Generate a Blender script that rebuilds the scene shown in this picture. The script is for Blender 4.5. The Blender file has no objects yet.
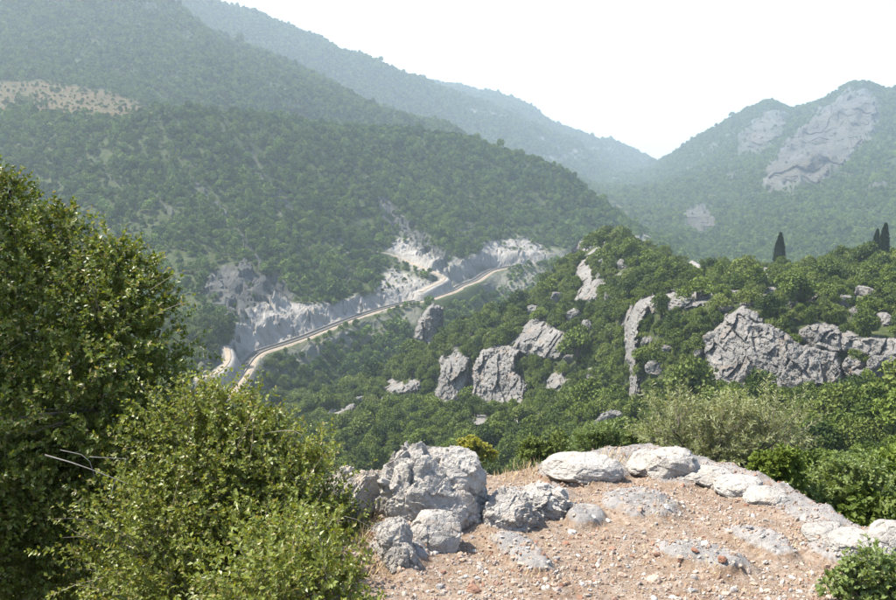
import bpy, math, random
import numpy as np
from mathutils import Vector, Matrix

# ------------------------------------------------------------------ camera, sky, sun, exposure
SC = bpy.context.scene
COL = SC.collection
F = 898.0                       # focal length in photo pixels (photo is 896 wide)
PITCH = math.radians(10.83)
SP, CP = math.sin(PITCH), math.cos(PITCH)

cam_data = bpy.data.cameras.new('camera')
cam_data.sensor_width = 36.0
cam_data.lens = 36.0 * F / 896.0
cam_data.clip_start = 0.1
cam_data.clip_end = 200000.0
cam = bpy.data.objects.new('camera', cam_data)
COL.objects.link(cam)
cam.location = (0, 0, 0)
cam.rotation_euler = (math.pi / 2 - PITCH, 0, 0)
SC.camera = cam

SUN_AZ, SUN_EL = math.radians(-76), math.radians(57)      # azimuth from +Y, minus is left
sun_dir = Vector((math.sin(SUN_AZ) * math.cos(SUN_EL), math.cos(SUN_AZ) * math.cos(SUN_EL), math.sin(SUN_EL)))
world = bpy.data.worlds.new('World')
SC.world = world
world.use_nodes = True
wn = world.node_tree
sky = wn.nodes.new('ShaderNodeTexSky')
sky.sky_type = 'NISHITA'
sky.sun_disc = False
sky.sun_elevation = SUN_EL
sky.sun_rotation = SUN_AZ
sky.altitude = 400
sky.air_density = 1.0
sky.dust_density = 1.2
sky.ozone_density = 1.0
bg = wn.nodes['Background']
bg.inputs['Strength'].default_value = 0.145
wn.links.new(sky.outputs[0], bg.inputs['Color'])

sd = bpy.data.lights.new('sun', 'SUN')
sd.energy = 5.0
sd.angle = math.radians(0.53)
sd.color = (1.0, 0.94, 0.84)
so = bpy.data.objects.new('sun', sd)
COL.objects.link(so)
so.rotation_euler = sun_dir.to_track_quat('Z', 'Y').to_euler()

SC.view_settings.view_transform = 'Standard'
SC.view_settings.look = 'None'
SC.view_settings.gamma = 1.0
SC.view_settings.use_curve_mapping = False
SC.view_settings.exposure = 1.3
SC.cycles.max_bounces = 6
SC.cycles.diffuse_bounces = 2
SC.cycles.transmission_bounces = 3
SC.cycles.volume_bounces = 1
SC.cycles.use_denoising = True
SC.cycles.sample_clamp_indirect = 6.0

HAZE_DENSITY = 1.95e-4
RNG = np.random.default_rng(7)
random.seed(7)

# ------------------------------------------------------------------ helpers
def srgb(r, g, b):
    f = lambda c: (c / 12.92 if c <= 0.04045 else ((c + 0.055) / 1.055) ** 2.4)
    return (f(r / 255), f(g / 255), f(b / 255), 1)

def s_of_py(py):                                          # slope (height / depth) of the ray through a photo row
    v = (300.0 - np.asarray(py, float)) / F
    return (-SP + v * CP) / (CP + v * SP)

def py_of_s(s):
    # inverse of the above
    s = np.asarray(s, float)
    v = (s * CP + SP) / (CP - s * SP)
    return 300.0 - v * F

def X_of(px, py, y):                                      # world x of photo column px at depth y
    v = (300.0 - py) / F
    return (px - 448.0) / F * y / (CP + v * SP)

def P(px, py, y):
    v = (300.0 - py) / F
    k = y / (CP + v * SP)
    return Vector(((px - 448.0) / F * k, y, (-SP + v * CP) * k))

def project(x, y, z):                                     # world -> photo pixels
    depth = y * CP - z * SP
    up = y * SP + z * CP
    return 448.0 + F * x / depth, 300.0 - F * up / depth

def _hash(ix, iy, iz, seed):
    h = (ix.astype(np.uint32) * np.uint32(374761393) + iy.astype(np.uint32) * np.uint32(668265263)
         + iz.astype(np.uint32) * np.uint32(2147483647) + np.uint32((seed * 974634777) & 0xffffffff))
    h = (h ^ (h >> np.uint32(13))) * np.uint32(1274126177)
    h = h ^ (h >> np.uint32(16))
    h = h * np.uint32(2246822519)
    return h ^ (h >> np.uint32(15))

def noise3(x, y, z, seed=0):                              # gradient noise, about -1..1
    x = np.asarray(x, np.float32); y = np.asarray(y, np.float32); z = np.asarray(z, np.float32)
    x, y, z = np.broadcast_arrays(x, y, z)
    xf, yf, zf = np.floor(x), np.floor(y), np.floor(z)
    xi, yi, zi = xf.astype(np.int32), yf.astype(np.int32), zf.astype(np.int32)
    fx, fy, fz = x - xf, y - yf, z - zf
    u = fx * fx * fx * (fx * (fx * 6 - 15) + 10)
    v = fy * fy * fy * (fy * (fy * 6 - 15) + 10)
    w = fz * fz * fz * (fz * (fz * 6 - 15) + 10)
    out = 0
    for dx in (0, 1):
        for dy in (0, 1):
            for dz in (0, 1):
                h = _hash(xi + dx, yi + dy, zi + dz, seed)
                gx = ((h & np.uint32(255)).astype(np.float32) / 127.5) - 1
                gy = (((h >> np.uint32(8)) & np.uint32(255)).astype(np.float32) / 127.5) - 1
                gz = (((h >> np.uint32(16)) & np.uint32(255)).astype(np.float32) / 127.5) - 1
                d = gx * (fx - dx) + gy * (fy - dy) + gz * (fz - dz)
                out = out + d * (u if dx else 1 - u) * (v if dy else 1 - v) * (w if dz else 1 - w)
    return out * 1.1

def noise2(x, y, seed=0):
    x = np.asarray(x, np.float32); y = np.asarray(y, np.float32)
    x, y = np.broadcast_arrays(x, y)
    xf, yf = np.floor(x), np.floor(y)
    xi, yi = xf.astype(np.int32), yf.astype(np.int32)
    fx, fy = x - xf, y - yf
    u = fx * fx * fx * (fx * (fx * 6 - 15) + 10)
    v = fy * fy * fy * (fy * (fy * 6 - 15) + 10)
    out = 0
    zi = np.zeros_like(xi)
    for dx in (0, 1):
        for dy in (0, 1):
            h = _hash(xi + dx, yi + dy, zi, seed)
            gx = ((h & np.uint32(255)).astype(np.float32) / 127.5) - 1
            gy = (((h >> np.uint32(8)) & np.uint32(255)).astype(np.float32) / 127.5) - 1
            out = out + (gx * (fx - dx) + gy * (fy - dy)) * (u if dx else 1 - u) * (v if dy else 1 - v)
    return out * 1.4

def fbm2(x, y, octv=4, seed=0, gain=0.5, ridged=False):
    a, t, n = 1.0, 0.0, 0.0
    for i in range(octv):
        q = noise2(x, y, seed + i * 17)
        if ridged: q = 1 - 2 * np.abs(q)
        t = t + a * q; n += a
        x = x * 2.03 + 11.7; y = y * 2.03 + 5.3; a *= gain
    return t / n

def fbm3(x, y, z, octv=4, seed=0, gain=0.5, ridged=False):
    a, t, n = 1.0, 0.0, 0.0
    for i in range(octv):
        q = noise3(x, y, z, seed + i * 17)
        if ridged: q = 1 - 2 * np.abs(q)
        t = t + a * q; n += a
        x = x * 2.03 + 11.7; y = y * 2.03 + 5.3; z = z * 2.03 + 3.1; a *= gain
    return t / n

def facets(x, y, z, seed=0, tilt=0.6):
    """blocky relief: each cell of a 3D Voronoi pattern gets its own offset and tilted plane; also returns the closeness to a joint"""
    x = np.asarray(x, np.float32); y = np.asarray(y, np.float32); z = np.asarray(z, np.float32)
    xi, yi, zi = np.floor(x).astype(np.int32), np.floor(y).astype(np.int32), np.floor(z).astype(np.int32)
    d1 = np.full(x.shape, 9.0, np.float32); d2 = d1.copy(); val = np.zeros(x.shape, np.float32)
    for dx in (-1, 0, 1):
        for dy in (-1, 0, 1):
            for dz in (-1, 0, 1):
                h = _hash(xi + dx, yi + dy, zi + dz, seed)
                h2 = _hash(xi + dx, yi + dy, zi + dz, seed + 77)
                u = lambda q, sft: ((q >> np.uint32(sft)) & np.uint32(1023)).astype(np.float32) / 1023.0
                ox, oy, oz = x - (xi + dx + u(h, 0)), y - (yi + dy + u(h, 10)), z - (zi + dz + u(h, 20))
                d = ox * ox + oy * oy + oz * oz
                pl = (u(h2, 0) - .5) + tilt * 2 * ((u(h2, 10) - .5) * ox + (u(h2, 20) - .5) * oz + (u(h2, 5) - .5) * oy)
                nearer = d < d1
                d2 = np.where(nearer, d1, np.minimum(d2, d)); val = np.where(nearer, pl, val); d1 = np.where(nearer, d, d1)
    return val, np.sqrt(d2) - np.sqrt(d1)

def sstep(a, b, x):
    t = np.clip((x - a) / (b - a), 0, 1)
    return t * t * (3 - 2 * t)

def np_mesh(name, verts, faces, mat=None, smooth=False, mats=None, midx=None):
    verts = np.asarray(verts, np.float32); faces = np.asarray(faces, np.int32)
    me = bpy.data.meshes.new(name)
    n, k = faces.shape
    me.vertices.add(len(verts)); me.vertices.foreach_set('co', verts.ravel())
    me.loops.add(n * k); me.loops.foreach_set('vertex_index', faces.ravel())
    me.polygons.add(n)
    me.polygons.foreach_set('loop_start', np.arange(0, n * k, k, dtype=np.int32))
    me.polygons.foreach_set('use_smooth', np.full(n, smooth, dtype=bool))
    if mat: me.materials.append(mat)
    for m in (mats or []): me.materials.append(m)
    if midx is not None: me.polygons.foreach_set('material_index', np.asarray(midx, np.int32))
    me.update(calc_edges=True)
    return me

def attr(me, name, vals):
    a = me.attributes.new(name, 'FLOAT', 'POINT')
    a.data.foreach_set('value', np.asarray(vals, np.float32))

def link(name, data, parent=None):
    o = bpy.data.objects.new(name, data)
    COL.objects.link(o)
    if parent: o.parent = parent
    return o

def tag(o, label=None, cat=None, group=None, kind=None):
    if label: o['label'] = label
    if cat: o['category'] = cat
    if group: o['group'] = group
    if kind: o['kind'] = kind
    return o

def empty(name, loc, rz=0.0, sc=1.0):
    o = link(name, None)
    o.location = loc; o.rotation_euler = (0, 0, rz); o.scale = (sc, sc, sc) if not hasattr(sc, '__len__') else sc
    o.empty_display_size = 0.2
    return o

_ico = {}
def ico(sub):
    if sub in _ico: return _ico[sub]
    t = (1 + 5 ** 0.5) / 2
    v = [(-1, t, 0), (1, t, 0), (-1, -t, 0), (1, -t, 0), (0, -1, t), (0, 1, t), (0, -1, -t), (0, 1, -t), (t, 0, -1), (t, 0, 1), (-t, 0, -1), (-t, 0, 1)]
    v = np.array(v, float); v /= np.linalg.norm(v, axis=1)[:, None]
    f = np.array([(0, 11, 5), (0, 5, 1), (0, 1, 7), (0, 7, 10), (0, 10, 11), (1, 5, 9), (5, 11, 4), (11, 10, 2), (10, 7, 6), (7, 1, 8),
                  (3, 9, 4), (3, 4, 2), (3, 2, 6), (3, 6, 8), (3, 8, 9), (4, 9, 5), (2, 4, 11), (6, 2, 10), (8, 6, 7), (9, 8, 1)])
    for _ in range(sub):
        e = np.concatenate([f[:, [0, 1]], f[:, [1, 2]], f[:, [2, 0]]]); es = np.sort(e, axis=1)
        u, inv = np.unique(es, axis=0, return_inverse=True); inv = inv.ravel()
        mid = v[u[:, 0]] + v[u[:, 1]]; mid /= np.linalg.norm(mid, axis=1)[:, None]
        n = len(v); v = np.concatenate([v, mid]); m = len(f)
        a, b, c = inv[:m] + n, inv[m:2 * m] + n, inv[2 * m:] + n
        f = np.concatenate([np.stack([f[:, 0], a, c], 1), np.stack([f[:, 1], b, a], 1), np.stack([f[:, 2], c, b], 1), np.stack([a, b, c], 1)])
    _ico[sub] = (v, f)
    return v, f

# ------------------------------------------------------------------ materials
class NT:
    def __init__(s, name):
        s.m = bpy.data.materials.new(name); s.m.use_nodes = True
        s.t = s.m.node_tree; s.n = s.t.nodes; s.l = s.t.links
        s.bsdf = s.n['Principled BSDF']; s.out = s.n['Material Output']
    def node(s, typ, **kw):
        n = s.n.new(typ)
        for k, v in kw.items():
            if k in n.inputs: s.put(n.inputs[k], v)
            else: setattr(n, k, v)
        return n
    def put(s, inp, v):
        if isinstance(v, bpy.types.NodeSocket): s.l.new(v, inp)
        else: inp.default_value = v
    def noise(s, vec, scale, detail=4, rough=0.55, dist=0.0):
        n = s.node('ShaderNodeTexNoise', Vector=vec, Scale=scale, Detail=detail, Roughness=rough, Distortion=dist)
        return n.outputs['Fac']
    def ramp(s, fac, stops):
        r = s.n.new('ShaderNodeValToRGB'); s.put(r.inputs['Fac'], fac)
        el = r.color_ramp.elements
        while len(el) > 1: el.remove(el[0])
        el[0].position, el[0].color = stops[0]
        for p, c in stops[1:]:
            e = el.new(p); e.color = c
        return r.outputs['Color']
    def mix(s, f, a, b, blend='MIX'):
        n = s.n.new('ShaderNodeMix'); n.data_type = 'RGBA'; n.blend_type = blend
        s.put(n.inputs[0], f); s.put(n.inputs[6], a); s.put(n.inputs[7], b)
        return n.outputs[2]
    def math(s, op, a, b=0.0, c=None, clamp=False):
        n = s.n.new('ShaderNodeMath'); n.operation = op; n.use_clamp = clamp
        s.put(n.inputs[0], a); s.put(n.inputs[1], b)
        if c is not None: s.put(n.inputs[2], c)
        return n.outputs[0]
    def attr(s, name):
        return s.node('ShaderNodeAttribute', attribute_name=name).outputs['Fac']
    def mapping(s, vec, scale):
        return s.node('ShaderNodeMapping', Vector=vec, Scale=scale).outputs[0]
    def bump(s, h, strength, dist, normal=None):
        n = s.node('ShaderNodeBump', Strength=strength, Distance=dist, Height=h)
        if normal: s.l.new(normal, n.inputs['Normal'])
        return n.outputs[0]

def g(v): return (v, v, v, 1)
def c3(r, gg, b): return (r, gg, b, 1)

def limestone_color(t, pos, k, light, dark, warm):
    """grey limestone: blotches, dark lichen, warm stains, pale vertical streaks; k = 1 / typical blotch size (m)"""
    big = t.noise(pos, 0.35 * k, 5, 0.6)
    base = t.ramp(big, [(0.3, dark), (0.5, tuple(0.5 * (a + b) for a, b in zip(dark, light))), (0.68, light)])
    fine = t.noise(pos, 4.5 * k, 6, 0.7)
    base = t.mix(0.75, base, t.ramp(fine, [(0.28, g(0.30)), (0.47, g(0.86)), (0.6, g(1.0)), (0.75, g(1.2))]), 'MULTIPLY')
    wst = t.noise(pos, 0.7 * k, 4, 0.65, 0.6)
    base = t.mix(t.ramp(wst, [(0.56, g(0)), (0.70, g(0.75))]), base, warm)
    st = t.noise(t.mapping(pos, (2.6 * k, 2.6 * k, 0.35 * k)), 1.0, 4, 0.6)
    base = t.mix(t.ramp(st, [(0.55, g(0)), (0.7, g(0.55))]), base, tuple(c * 0.45 for c in dark[:3]) + (1,))
    return base

def mat_rock(name, k, light, dark, warm, bump_d):
    t = NT(name)
    pos = t.node('ShaderNodeNewGeometry').outputs['Position']
    base = limestone_color(t, pos, k, light, dark, warm)
    t.l.new(base, t.bsdf.inputs['Base Color'])
    t.bsdf.inputs['Roughness'].default_value = 0.95
    t.bsdf.inputs['Specular IOR Level'].default_value = 0.2
    h = t.noise(pos, 3.0 * k, 8, 0.72)
    vr = t.node('ShaderNodeTexVoronoi', Vector=pos, Scale=1.6 * k, feature='DISTANCE_TO_EDGE').outputs['Distance']
    cr = t.ramp(vr, [(0.0, g(0)), (0.06, g(1))])
    hh = t.math('MULTIPLY_ADD', cr, 0.15, h)
    t.l.new(t.bump(hh, 0.9, bump_d), t.bsdf.inputs['Normal'])
    return t.m

M = {}
M['cliff'] = mat_rock('limestone_cliff', 0.35, c3(.25, .234, .21), c3(.135, .127, .117), c3(.21, .155, .105), 0.4)
M['crag'] = mat_rock('mountain_crag', 0.05, c3(.10, .093, .074), c3(.045, .044, .035), c3(.085, .066, .043), 2.0)
M['boulder'] = mat_rock('limestone_boulder', 9.0, c3(.52, .478, .42), c3(.33, .305, .27), c3(.39, .31, .235), 0.03)

def mat_leaf(name, c_dark, c_light, trans=0.35, rough=0.45, spec=0.4, tint=None, nscale=1.2):
    t = NT(name)
    rnd = t.node('ShaderNodeObjectInfo').outputs['Random']
    pos = t.node('ShaderNodeNewGeometry').outputs['Position']
    n1 = t.noise(pos, nscale, 3, 0.6)
    f = t.math('ADD', t.math('MULTIPLY', rnd, 0.62), t.math('MULTIPLY', n1, 0.55))
    col = t.ramp(f, [(0.2, c_dark), (0.85, c_light)])
    if tint:
        lf = t.attr('leaf')
        col = t.mix(t.ramp(lf, [(0.78, g(0)), (0.95, g(0.8))]), col, tint)
        col = t.mix(0.7, col, t.ramp(lf, [(0.0, g(0.55)), (0.5, g(1.0)), (0.75, g(1.25)), (0.76, g(1.0))]), 'MULTIPLY')
    t.l.new(col, t.bsdf.inputs['Base Color'])
    t.bsdf.inputs['Roughness'].default_value = rough
    t.bsdf.inputs['Specular IOR Level'].default_value = spec
    tr = t.node('ShaderNodeBsdfTranslucent')
    t.l.new(t.mix(1.0, col, c3(1.25, 1.15, 0.55), 'MULTIPLY'), tr.inputs['Color'])
    mx = t.node('ShaderNodeMixShader', Fac=trans)
    t.l.new(t.bsdf.outputs[0], mx.inputs[1]); t.l.new(tr.outputs[0], mx.inputs[2])
    t.l.new(mx.outputs[0], t.out.inputs['Surface'])
    return t.m

M['oak'] = mat_leaf('evergreen_oak_leaves', c3(.022, .044, .007), c3(.120, .160, .020), 0.12, 0.6, 0.2, nscale=0.25)
M['oak_light'] = mat_leaf('light_scrub_leaves', c3(.065, .095, .017), c3(.145, .175, .036), 0.15, 0.6, 0.2, nscale=0.25)
M['hill'] = mat_leaf('hillside_scrub_leaves', c3(.028, .062, .017), c3(.150, .215, .042), 0.06, 0.7, 0.1, nscale=0.02)
M['cypress'] = mat_leaf('cypress_leaves', c3(.024, .040, .017), c3(.045, .064, .026), 0.1, nscale=0.5)
M['olive'] = mat_leaf('olive_leaves', c3(.16, .175, .07), c3(.29, .30, .135), 0.3, nscale=1.0)
M['kermes'] = mat_leaf('kermes_oak_leaves', c3(.085, .13, .016), c3(.27, .295, .05), 0.38, 0.42, 0.45, c3(.28, .22, .09), nscale=2.5)
M['yellow'] = mat_leaf('yellow_green_leaves', c3(.24, .23, .02), c3(.36, .34, .035), 0.35, nscale=1.0)
M['weed'] = mat_leaf('weed_leaves', c3(.10, .15, .035), c3(.19, .24, .07), 0.35, nscale=4)

def mat_simple(name, stops, scale, rough=0.9, bump=0.0, bd=0.01):
    t = NT(name)
    pos = t.node('ShaderNodeNewGeometry').outputs['Position']
    n = t.noise(pos, scale, 5, 0.65)
    t.l.new(t.ramp(n, stops), t.bsdf.inputs['Base Color'])
    t.bsdf.inputs['Roughness'].default_value = rough
    t.bsdf.inputs['Specular IOR Level'].default_value = 0.2
    if bump: t.l.new(t.bump(n, bump, bd), t.bsdf.inputs['Normal'])
    return t.m

M['bark'] = mat_simple('bark', [(0.3, c3(.06, .045, .035)), (0.7, c3(.14, .11, .085))], 6, 0.9, 0.4)
M['twig'] = mat_simple('twig_bark', [(0.3, c3(.13, .10, .08)), (0.7, c3(.26, .22, .18))], 40, 0.9)
M['dead'] = mat_simple('dead_wood', [(0.3, c3(.16, .14, .12)), (0.7, c3(.28, .255, .225))], 30, 0.9)
M['straw'] = mat_simple('dry_grass', [(0.3, c3(.42, .31, .15)), (0.7, c3(.58, .46, .26))], 25, 0.8)
M['road'] = mat_simple('channel_bed', [(0.3, c3(.055, .05, .043)), (0.7, c3(.09, .082, .07))], 0.4, 0.9)
M['berm'] = mat_simple('pale_gravel', [(0.3, c3(.21, .165, .115)), (0.7, c3(.33, .27, .20))], 0.35, 0.95)
M['wall'] = mat_simple('concrete', [(0.3, c3(.17, .15, .125)), (0.7, c3(.25, .225, .19))], 0.8, 0.9)

def mat_terrain():
    t = NT('hillside_ground')
    pos = t.node('ShaderNodeNewGeometry').outputs['Position']
    rock, bare, grass, far = t.attr('rock'), t.attr('bare'), t.attr('grass'), t.attr('far')
    n1 = t.noise(pos, 0.05, 6, 0.65)
    n2 = t.noise(pos, 0.5, 5, 0.7)
    soil = t.ramp(n2, [(0.35, c3(.030, .042, .015)), (0.55, c3(.055, .066, .024)), (0.75, c3(.13, .11, .065))])
    farcol = t.ramp(t.noise(pos, 0.11, 6, 0.75), [(0.36, c3(.020, .032, .013)), (0.58, c3(.042, .056, .020)), (0.72, c3(.12, .105, .06))])
    col = t.mix(far, soil, farcol)
    gr = t.ramp(t.noise(pos, 0.045, 6, 0.7), [(0.36, c3(.045, .052, .018)), (0.46, c3(.10, .066, .032)), (0.53, c3(.055, .056, .021)), (0.64, c3(.115, .074, .04))])
    col = t.mix(grass, col, gr)
    rk = limestone_color(t, pos, 0.12, c3(.125, .122, .115), c3(.065, .065, .062), c3(.11, .092, .07))
    col = t.mix(rock, col, rk)
    br = t.ramp(t.noise(t.mapping(pos, (1, 1, .45)), 0.16, 7, 0.72), [(0.25, c3(.13, .112, .09)), (0.42, c3(.22, .20, .172)), (0.58, c3(.29, .27, .24)), (0.72, c3(.23, .175, .12))])
    col = t.mix(bare, col, br)
    t.l.new(col, t.bsdf.inputs['Base Color'])
    t.bsdf.inputs['Roughness'].default_value = 0.95
    t.bsdf.inputs['Specular IOR Level'].default_value = 0.12
    h = t.math('ADD', t.noise(pos, 0.4, 8, 0.7), t.math('MULTIPLY', t.noise(pos, 0.06, 6, 0.7), 2.5))
    t.l.new(t.bump(h, 0.6, 1.2), t.bsdf.inputs['Normal'])
    return t.m
M['terrain'] = mat_terrain()

def mat_plain():
    t = NT('valley_plain')
    pos = t.node('ShaderNodeNewGeometry').outputs['Position']
    v = t.node('ShaderNodeTexVoronoi', Vector=t.mapping(pos, (1, .45, 1)), Scale=0.0035).outputs['Color']
    col = t.ramp(v, [(0.1, c3(.10, .14, .05)), (0.4, c3(.30, .26, .15)), (0.7, c3(.20, .22, .10)), (0.9, c3(.42, .36, .24))])
    t.l.new(col, t.bsdf.inputs['Base Color']); t.bsdf.inputs['Roughness'].default_value = 1
    return t.m
M['plain'] = mat_plain()

def mat_ledge():
    t = NT('stony_ledge')
    pos = t.node('ShaderNodeNewGeometry').outputs['Position']
    rock = t.attr('rock')
    n1 = t.noise(pos, 2.2, 6, 0.65, 0.4)
    n2 = t.noise(pos, 22, 6, 0.75)
    n3 = t.noise(pos, 95, 3, 0.7)
    soil = t.ramp(n1, [(0.28, c3(.175, .11, .07)), (0.45, c3(.245, .178, .125)), (0.58, c3(.19, .125, .082)), (0.72, c3(.285, .228, .172))])
    soil = t.mix(t.ramp(n2, [(0.44, g(0)), (0.62, g(0.8))]), soil, c3(.33, .275, .222))
    soil = t.mix(0.85, soil, t.ramp(n3, [(0.3, g(0.50)), (0.5, g(0.98)), (0.7, g(1.2))]), 'MULTIPLY')
    rk = limestone_color(t, pos, 5.0, c3(.33, .308, .285), c3(.22, .207, .193), c3(.27, .205, .155))
    edge = t.math('ADD', rock, t.math('MULTIPLY', t.math('SUBTRACT', n2, 0.5), 0.9))
    col = t.mix(t.ramp(edge, [(0.40, g(0)), (0.60, g(1))]), soil, rk)
    t.l.new(col, t.bsdf.inputs['Base Color'])
    t.bsdf.inputs['Roughness'].default_value = 0.95
    t.bsdf.inputs['Specular IOR Level'].default_value = 0.12
    hh = t.math('ADD', t.math('MULTIPLY', n2, 1.0), t.math('MULTIPLY', n3, 0.35))
    t.l.new(t.bump(hh, 0.8, 0.03), t.bsdf.inputs['Normal'])
    return t.m
M['ledge'] = mat_ledge()

def mat_stone(name, stops):
    t = NT(name)
    rnd = t.node('ShaderNodeObjectInfo').outputs['Random']
    pos = t.node('ShaderNodeNewGeometry').outputs['Position']
    base = t.ramp(rnd, stops)
    n = t.noise(pos, 60, 5, 0.7)
    t.l.new(t.mix(0.8, base, t.ramp(n, [(0.3, g(0.6)), (0.6, g(1.1))]), 'MULTIPLY'), t.bsdf.inputs['Base Color'])
    t.bsdf.inputs['Roughness'].default_value = 0.95
    t.bsdf.inputs['Specular IOR Level'].default_value = 0.12
    t.l.new(t.bump(n, 0.5, 0.006), t.bsdf.inputs['Normal'])
    return t.m
M['gravel'] = mat_stone('gravel_stone', [(0.0, c3(.38, .35, .31)), (0.3, c3(.36, .28, .21)), (0.5, c3(.32, .21, .14)), (0.72, c3(.42, .39, .35)), (0.9, c3(.27, .13, .08)), (1.0, c3(.35, .30, .25))])
STONE_KIND = {'whitish': mat_stone('whitish_stone', [(0, c3(.40, .38, .345)), (1, c3(.48, .455, .42))]), 'pinkish': mat_stone('pinkish_stone', [(0, c3(.36, .26, .19)), (1, c3(.42, .32, .25))]),
              'red brown': mat_stone('red_brown_stone', [(0, c3(.22, .115, .075)), (1, c3(.27, .16, .11))]), 'grey': mat_stone('grey_stone', [(0, c3(.24, .225, .21)), (1, c3(.33, .315, .30))])}

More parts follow.
